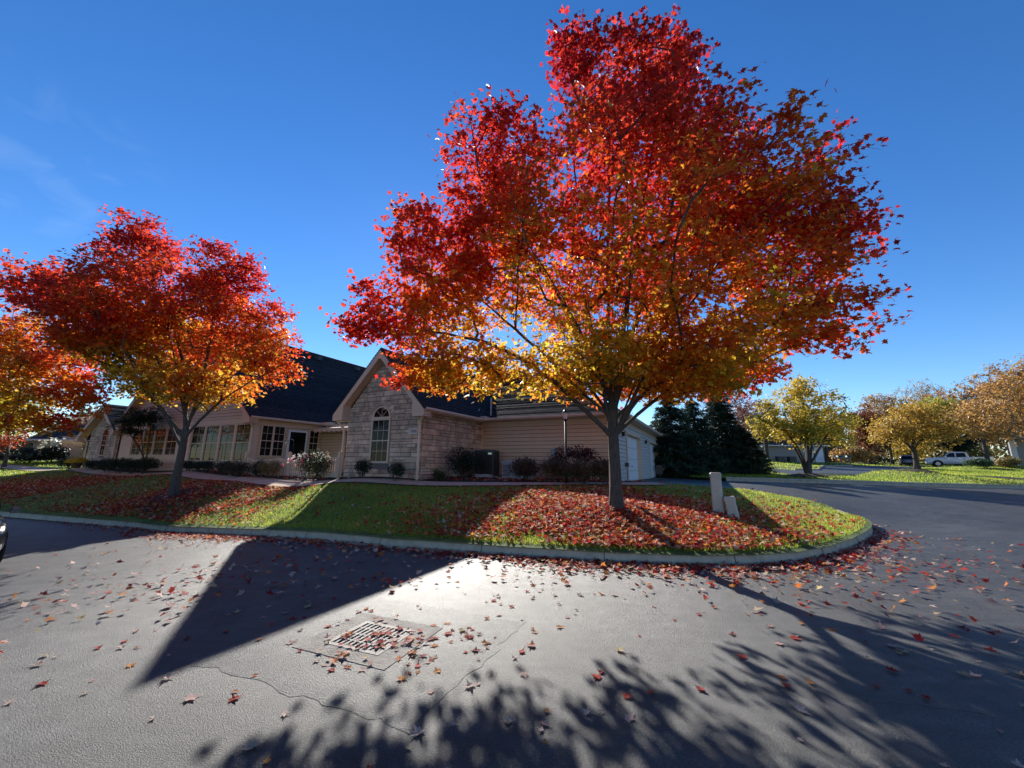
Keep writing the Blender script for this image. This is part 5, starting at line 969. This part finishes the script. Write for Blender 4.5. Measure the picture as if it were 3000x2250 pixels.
for s in (-1, 1):
    for (x0, x1, c0, c1) in ((-.72, .12, .06, .02), (.22, 1.1, .02, .42)):
        mb = MB(); mb.prism([(x0, s*Wd*.955, 1.26), (x1, s*Wd*.955, 1.26), (x1-c1, s*(Wd*.955-.075), 1.78), (x0+c0, s*(Wd*.955-.075), 1.78)], (0, s*.012, 0)); mb.build('side_window', M['glass'], tk)
    mb = MB(); mb.box((1.0, s*(Wd+.02)-.02, 1.2), (1.16, s*(Wd+.2)+.02, 1.42)) if s > 0 else mb.box((1.0, -Wd-.22, 1.2), (1.16, -Wd, 1.42)); mb.build('mirror', PW, tk)
    mb = MB(); mb.box((2.72, s*.68-.2, .88), (2.945, s*.68+.2, 1.04)); mb.build('headlight', M['lampglass'], tk)
    for x in (-1.95, 1.85):
        mb = MB(); q = [(x+.5*math.cos(a), s*(Wd+.004), .40+.5*math.sin(a)) for a in np.linspace(0, math.pi, 13)]; mb.prism(q, (0, s*.01, 0)); mb.build('wheel_arch', M['black'], tk); wheel(tk, x, s*(Wd-.06), .41, s)
    for x in (-.05, .95): mb = MB(); mb.box((x-.22, s*(Wd+.012)-.015, 1.08), (x-.05, s*(Wd+.012)+.015, 1.12)); mb.build('door_handle', M['chrome'], tk)
mb = MB(); mb.prism([(1.3, -.8, 1.26), (1.3, .8, 1.26), (.72, .72, 1.84), (.72, -.72, 1.84)], (.03, 0, .02)); mb.build('windshield', M['glass'], tk)
mb = MB(); mb.box((2.86, -.9, .45), (3.02, .9, .68)); mb.build('bumper', M['chrome'], tk); mb = MB(); mb.box((2.88, -.5, .74), (2.95, .5, 1.02)); mb.build('grille', M['dark'], tk)

# ------------------------------------------------------------------ grass, litter
def scatter(poly, n, dens=None, bounds=None):
    q = np.array([tuple(p)[:2] for p in poly], float); lo, hi = (q.min(0), q.max(0)) if bounds is None else (np.array(bounds[:2]), np.array(bounds[2:])); o = np.zeros((0, 2))
    while len(o) < n:
        p = rng.uniform(lo, hi, (60000, 2)); p = p[inside(p[:, 0], p[:, 1], q)]
        if dens is not None: p = p[rng.random(len(p)) < dens(p)]
        o = np.vstack([o, p])
    return o[:n]
BLADE = np.array([(-.5, 0, 0), (.5, 0, 0), (.0, 1, .0)])
def grass(name, label, pos, hgt, wid, seed, zf=LZ):
    n = len(pos); z = zf(pos[:, 0], pos[:, 1]); a = rng.uniform(0, 6.283, n); h = hgt*rng.uniform(.5, 1.25, n); wv = wid*rng.uniform(.7, 1.3, n)
    B = np.column_stack([pos, z-.008]); sx = np.column_stack([np.cos(a), np.sin(a), np.zeros(n)])*wv[:, None]*.5; ln = rng.normal(size=(n, 2))*.5; tip = B+np.column_stack([ln*h[:, None], h])
    V = np.stack([B-sx, B+sx, tip], 1).reshape(-1, 3); nz_ = wave(seed, 1.3)(B)*.5+wave(seed+1, .35)(B)*.5
    c = ramp(.5+.34*nz_+rng.normal(size=n)*.22, [(.08,.13,.018),(.17,.23,.026),(.26,.30,.034),(.36,.33,.08)])
    o = np_mesh(name, V, np.arange(3*n).reshape(n, 3), M['grass'], None, c); return tag(o, label, 'grass', kind='stuff')
PO = np.array([tuple(p) for p in band(PATH, 1.1, -.05)])
def off_path(p): return ~inside(p[:, 0], p[:, 1], PO)
front_lawn = [*[(x-.0, y+.16) for x, y in KERB if x > -45], *PEN, (6.3,15.8), (2.5,14.45), (-3,14.3), (-6.2,14.8), (-9,16.05), (-18,20.9), (-30,26.7), (-46,33)]
gp = scatter(front_lawn, 150000, lambda p: np.clip((9.5/np.hypot(p[:, 0], p[:, 1]))**2, 0, 1)); grass('lawn_grass', 'short green lawn grass between the kerb and the path', gp, .075, .013, 201)
gp = scatter(lawn_poly, 20000, lambda p: ((p[:, 0] < -27) & off_path(p)).astype(float)*.9, (-62, 18, -26, 42)); grass('lawn_grass', 'sunlit lawn grass far on the left', gp, .11, .05, 203)
gp = scatter(strip, 45000, None, (11, 24, 62, 46)); grass('lawn_grass', 'lawn grass across the drive on the right', gp, .10, .045, 205)
gp = scatter([(24,45.2), *[p[:2] for p in R2F[::-1]], (80,60), (80,80), (30,80), (20,60)], 22000, None, (20, 35, 75, 70)); grass('lawn_grass', 'lawn grass beyond the parking court', gp, .13, .08, 207)
LC = {'red': [(.33,.03,.022),(.42,.05,.03),(.25,.02,.02)], 'pale': [(.5,.32,.27),(.56,.40,.33),(.46,.27,.22)], 'orange': [(.5,.14,.03),(.52,.2,.05)], 'tan': [(.5,.38,.2),(.45,.34,.24)]}
def litter_cols(n, w_=(.48, .2, .22, .10)):
    k = rng.choice(4, n, p=w_); pal = [np.array(v) for v in LC.values()]; return np.array([pal[i][rng.integers(len(pal[i]))] for i in k])*rng.uniform(.75, 1.15, (n, 1)), k
def gauss(p, c, s): return np.exp(-(((p-np.array(c))/np.array(s))**2).sum(1))
CURL = MAPLE*np.array([1, 1, 1]); CURL[:, 2] = .55*MAPLE[:, 0]**2+.35*(MAPLE[:, 1])**2*np.sign(MAPLE[:, 1]+.05)*.6+.02
cl_n = wave(301, .5)
dn = lambda p: np.clip((gauss(p, (2.4, 9.4), (3.1, 3.0))*1.7+gauss(p, (-12.6, 15.6), (4.0, 3.0))*.75+gauss(p, (-27, 20.5), (6, 3))*.6+.012+.10*gauss(p, (8.5, 11.5), (2.5, 3)))*(.75+.45*cl_n(np.column_stack([p, np.zeros(len(p))]))), 0, 1)
lp_ = scatter(front_lawn, 27000, dn, (-34, 7.5, 12, 26)); n = len(lp_); c, _ = litter_cols(n, (.56, .13, .25, .06)); P = np.column_stack([lp_, LZ(lp_[:, 0], lp_[:, 1])+.045+rng.uniform(0, .04, n)])
P[:, 2] += .1*np.exp(-((lp_[:, 0]-2.6)**2+(lp_[:, 1]-10)**2))
o = leaves('fallen_leaves', P, np.array([0, 0, 1.])+rng.normal(size=(n, 3))*.5, .105*rng.uniform(.55, 1.2, n), c, M['litter'], None, CURL); tag(o, 'thick litter of fallen red and orange maple leaves on the lawn', 'fallen leaves', kind='stuff')
bp = scatter(bed, 900, lambda p: gauss(p, (2.5, 16), (4, 2.5))*.8+gauss(p, (-13, 19), (4, 3))*.7+.02, (-24, 13, 8, 26)); n = len(bp); c, _ = litter_cols(n)
o = leaves('fallen_leaves', np.column_stack([bp, LZ(bp[:, 0], bp[:, 1])+.1]), np.array([0, 0, 1.])+rng.normal(size=(n, 3))*.5, .12*rng.uniform(.7, 1.2, n), c, M['litter'], None, CURL); tag(o, 'fallen leaves scattered over the dark mulch bed', 'fallen leaves', kind='stuff')
# leaves on the road: a drift along the kerb and loose ones
kd = dense(KERB, .02, False); ka = np.array([tuple(p) for p in kd]); seg = np.diff(ka, axis=0, append=ka[-1:]+np.array([[.01, .02]])); kn = unit(np.column_stack([seg[:, 1], -seg[:, 0]])+1e-9)
w_ = gauss(ka, (2.2, 7.6), (4.2, 5))*1.0+gauss(ka, (-8.5, 12), (5.0, 3.4))*.75+gauss(ka, (8.5, 10), (2.5, 3))*.35; w_ /= w_.sum(); i = rng.choice(len(ka), 3800, p=w_); off = rng.exponential(.26, 3800)+.03; dr_ = ka[i]+kn[i]*off[:, None]+rng.normal(size=(3800, 2))*.04
rp_ = lambda n_, dens, bb: scatter([(-12, 1.2), (14, 1.2), *[(x, y-.12) for x, y in KERB[::-1] if x > -14]], n_, dens, bb)
lo_ = np.vstack([rp_(850, lambda p: .12+gauss(p, (-4.6, 6.2), (2.4, 1.5))+.55*gauss(p, (3.5, 6.2), (3.5, 1.3)), (-12, 1.3, 12, 11)), rp_(120, lambda p: gauss(p, (-1.1, 4.35), (.8, .45))*(.4+.6*(np.sin(p[:, 0]*7+p[:, 1]*5) > 0)), (-4, 2, 2, 7)), rp_(210, lambda p: gauss(p, (6.8, 7.6), (2.6, 1.3)), (2, 4, 13, 11)), rp_(70, None, (-4, 1.6, 6, 5))])
al = np.vstack([dr_, lo_]); dist = np.hypot(al[:, 0], al[:, 1]-.0)
vis = (np.abs(np.arctan2(al[:, 0], al[:, 1])) < R(54)) & (dist > 1.9); al = al[vis]; al = al[np.argsort(np.hypot(al[:, 0], al[:, 1]))]
near_, rest = al[:300], al[300:]
n = len(rest); c, _ = litter_cols(n, (.42, .32, .17, .09)); P = np.column_stack([rest, RZ(rest[:, 0], rest[:, 1])+.02+rng.uniform(0, .035, n)*np.exp(-np.maximum(0, rest[:, 1]-9))])
o = leaves('fallen_leaves', P, np.array([0, 0, 1.])+rng.normal(size=(n, 3))*.32, .105*rng.uniform(.5, 1.2, n), c, M['litter'], None, CURL); tag(o, 'drift of fallen red maple leaves lying along the kerb and farther road', 'fallen leaves', kind='stuff')
LL = [('fallen red maple leaf lying loose on the open asphalt', 'loose red leaves on the near road'), ('pale pinkish maple leaf lying loose on the open asphalt', 'loose pale leaves on the near road'), ('orange maple leaf lying loose on the open asphalt', 'loose orange leaves on the near road'), ('tan dry maple leaf lying loose on the open asphalt', 'loose tan leaves on the near road')]
protos = []
names = list(LC)
for k in range(4):
    for v in range(6):
        tpl = MAPLE.copy(); a = rng.uniform(-1, 1, 3)*1.1; tpl[:, :2] *= 1+rng.normal(size=(len(tpl), 2))*.13; tpl[:, 0] *= rng.uniform(.6, 1.05); x, y = tpl[:, 0], tpl[:, 1]; tpl[:, 2] = .03+(.35+.25*a[0])*x**2*2+(.3*a[1])*y**2+.25*a[2]*np.maximum(0, y)**2+.12*np.abs(x*y)
        cols = [LC[names[k]][v % len(LC[names[k]])]]; stem = np.array([(-.012,-.47,.03),(.012,-.47,.03),(.05,-.95,.08),(.035,-.95,.08)])
        me = bpy.data.meshes.new('fallen_leaf'); m_ = len(tpl); vs = np.vstack([tpl, [[0, -.05, .02]], stem]); me.from_pydata([tuple(q) for q in vs], [], [(m_, i, (i+1) % m_) for i in range(m_)]+[(m_+1, m_+2, m_+3, m_+4)]); me.materials.append(M['litter'])
        at_ = me.attributes.new('Col', 'FLOAT_COLOR', 'FACE'); at_.data.foreach_set('color', np.tile(np.array([*cols[0], 1.]), (len(me.polygons), 1)).astype(np.float32).ravel()); protos.append((k, me))
for x, y in near_:
    k = int(rng.choice(4, p=(.32, .36, .17, .15))); me = protos[k*6+int(rng.integers(6))][1]; o = bpy.data.objects.new('fallen_leaf', me); COL.objects.link(o); s = .092*rng.uniform(.5, 1.25)
    on = abs((Vector((x, y))-ctr).length) < .6; o.location = (x, y, rz(x, y)+.006+.014*on); o.rotation_euler = (rng.normal()*.06, rng.normal()*.06, rng.uniform(0, 6.28)); o.scale = (s, s, s)
    tag(o, LL[k][0], 'leaf', LL[k][1])
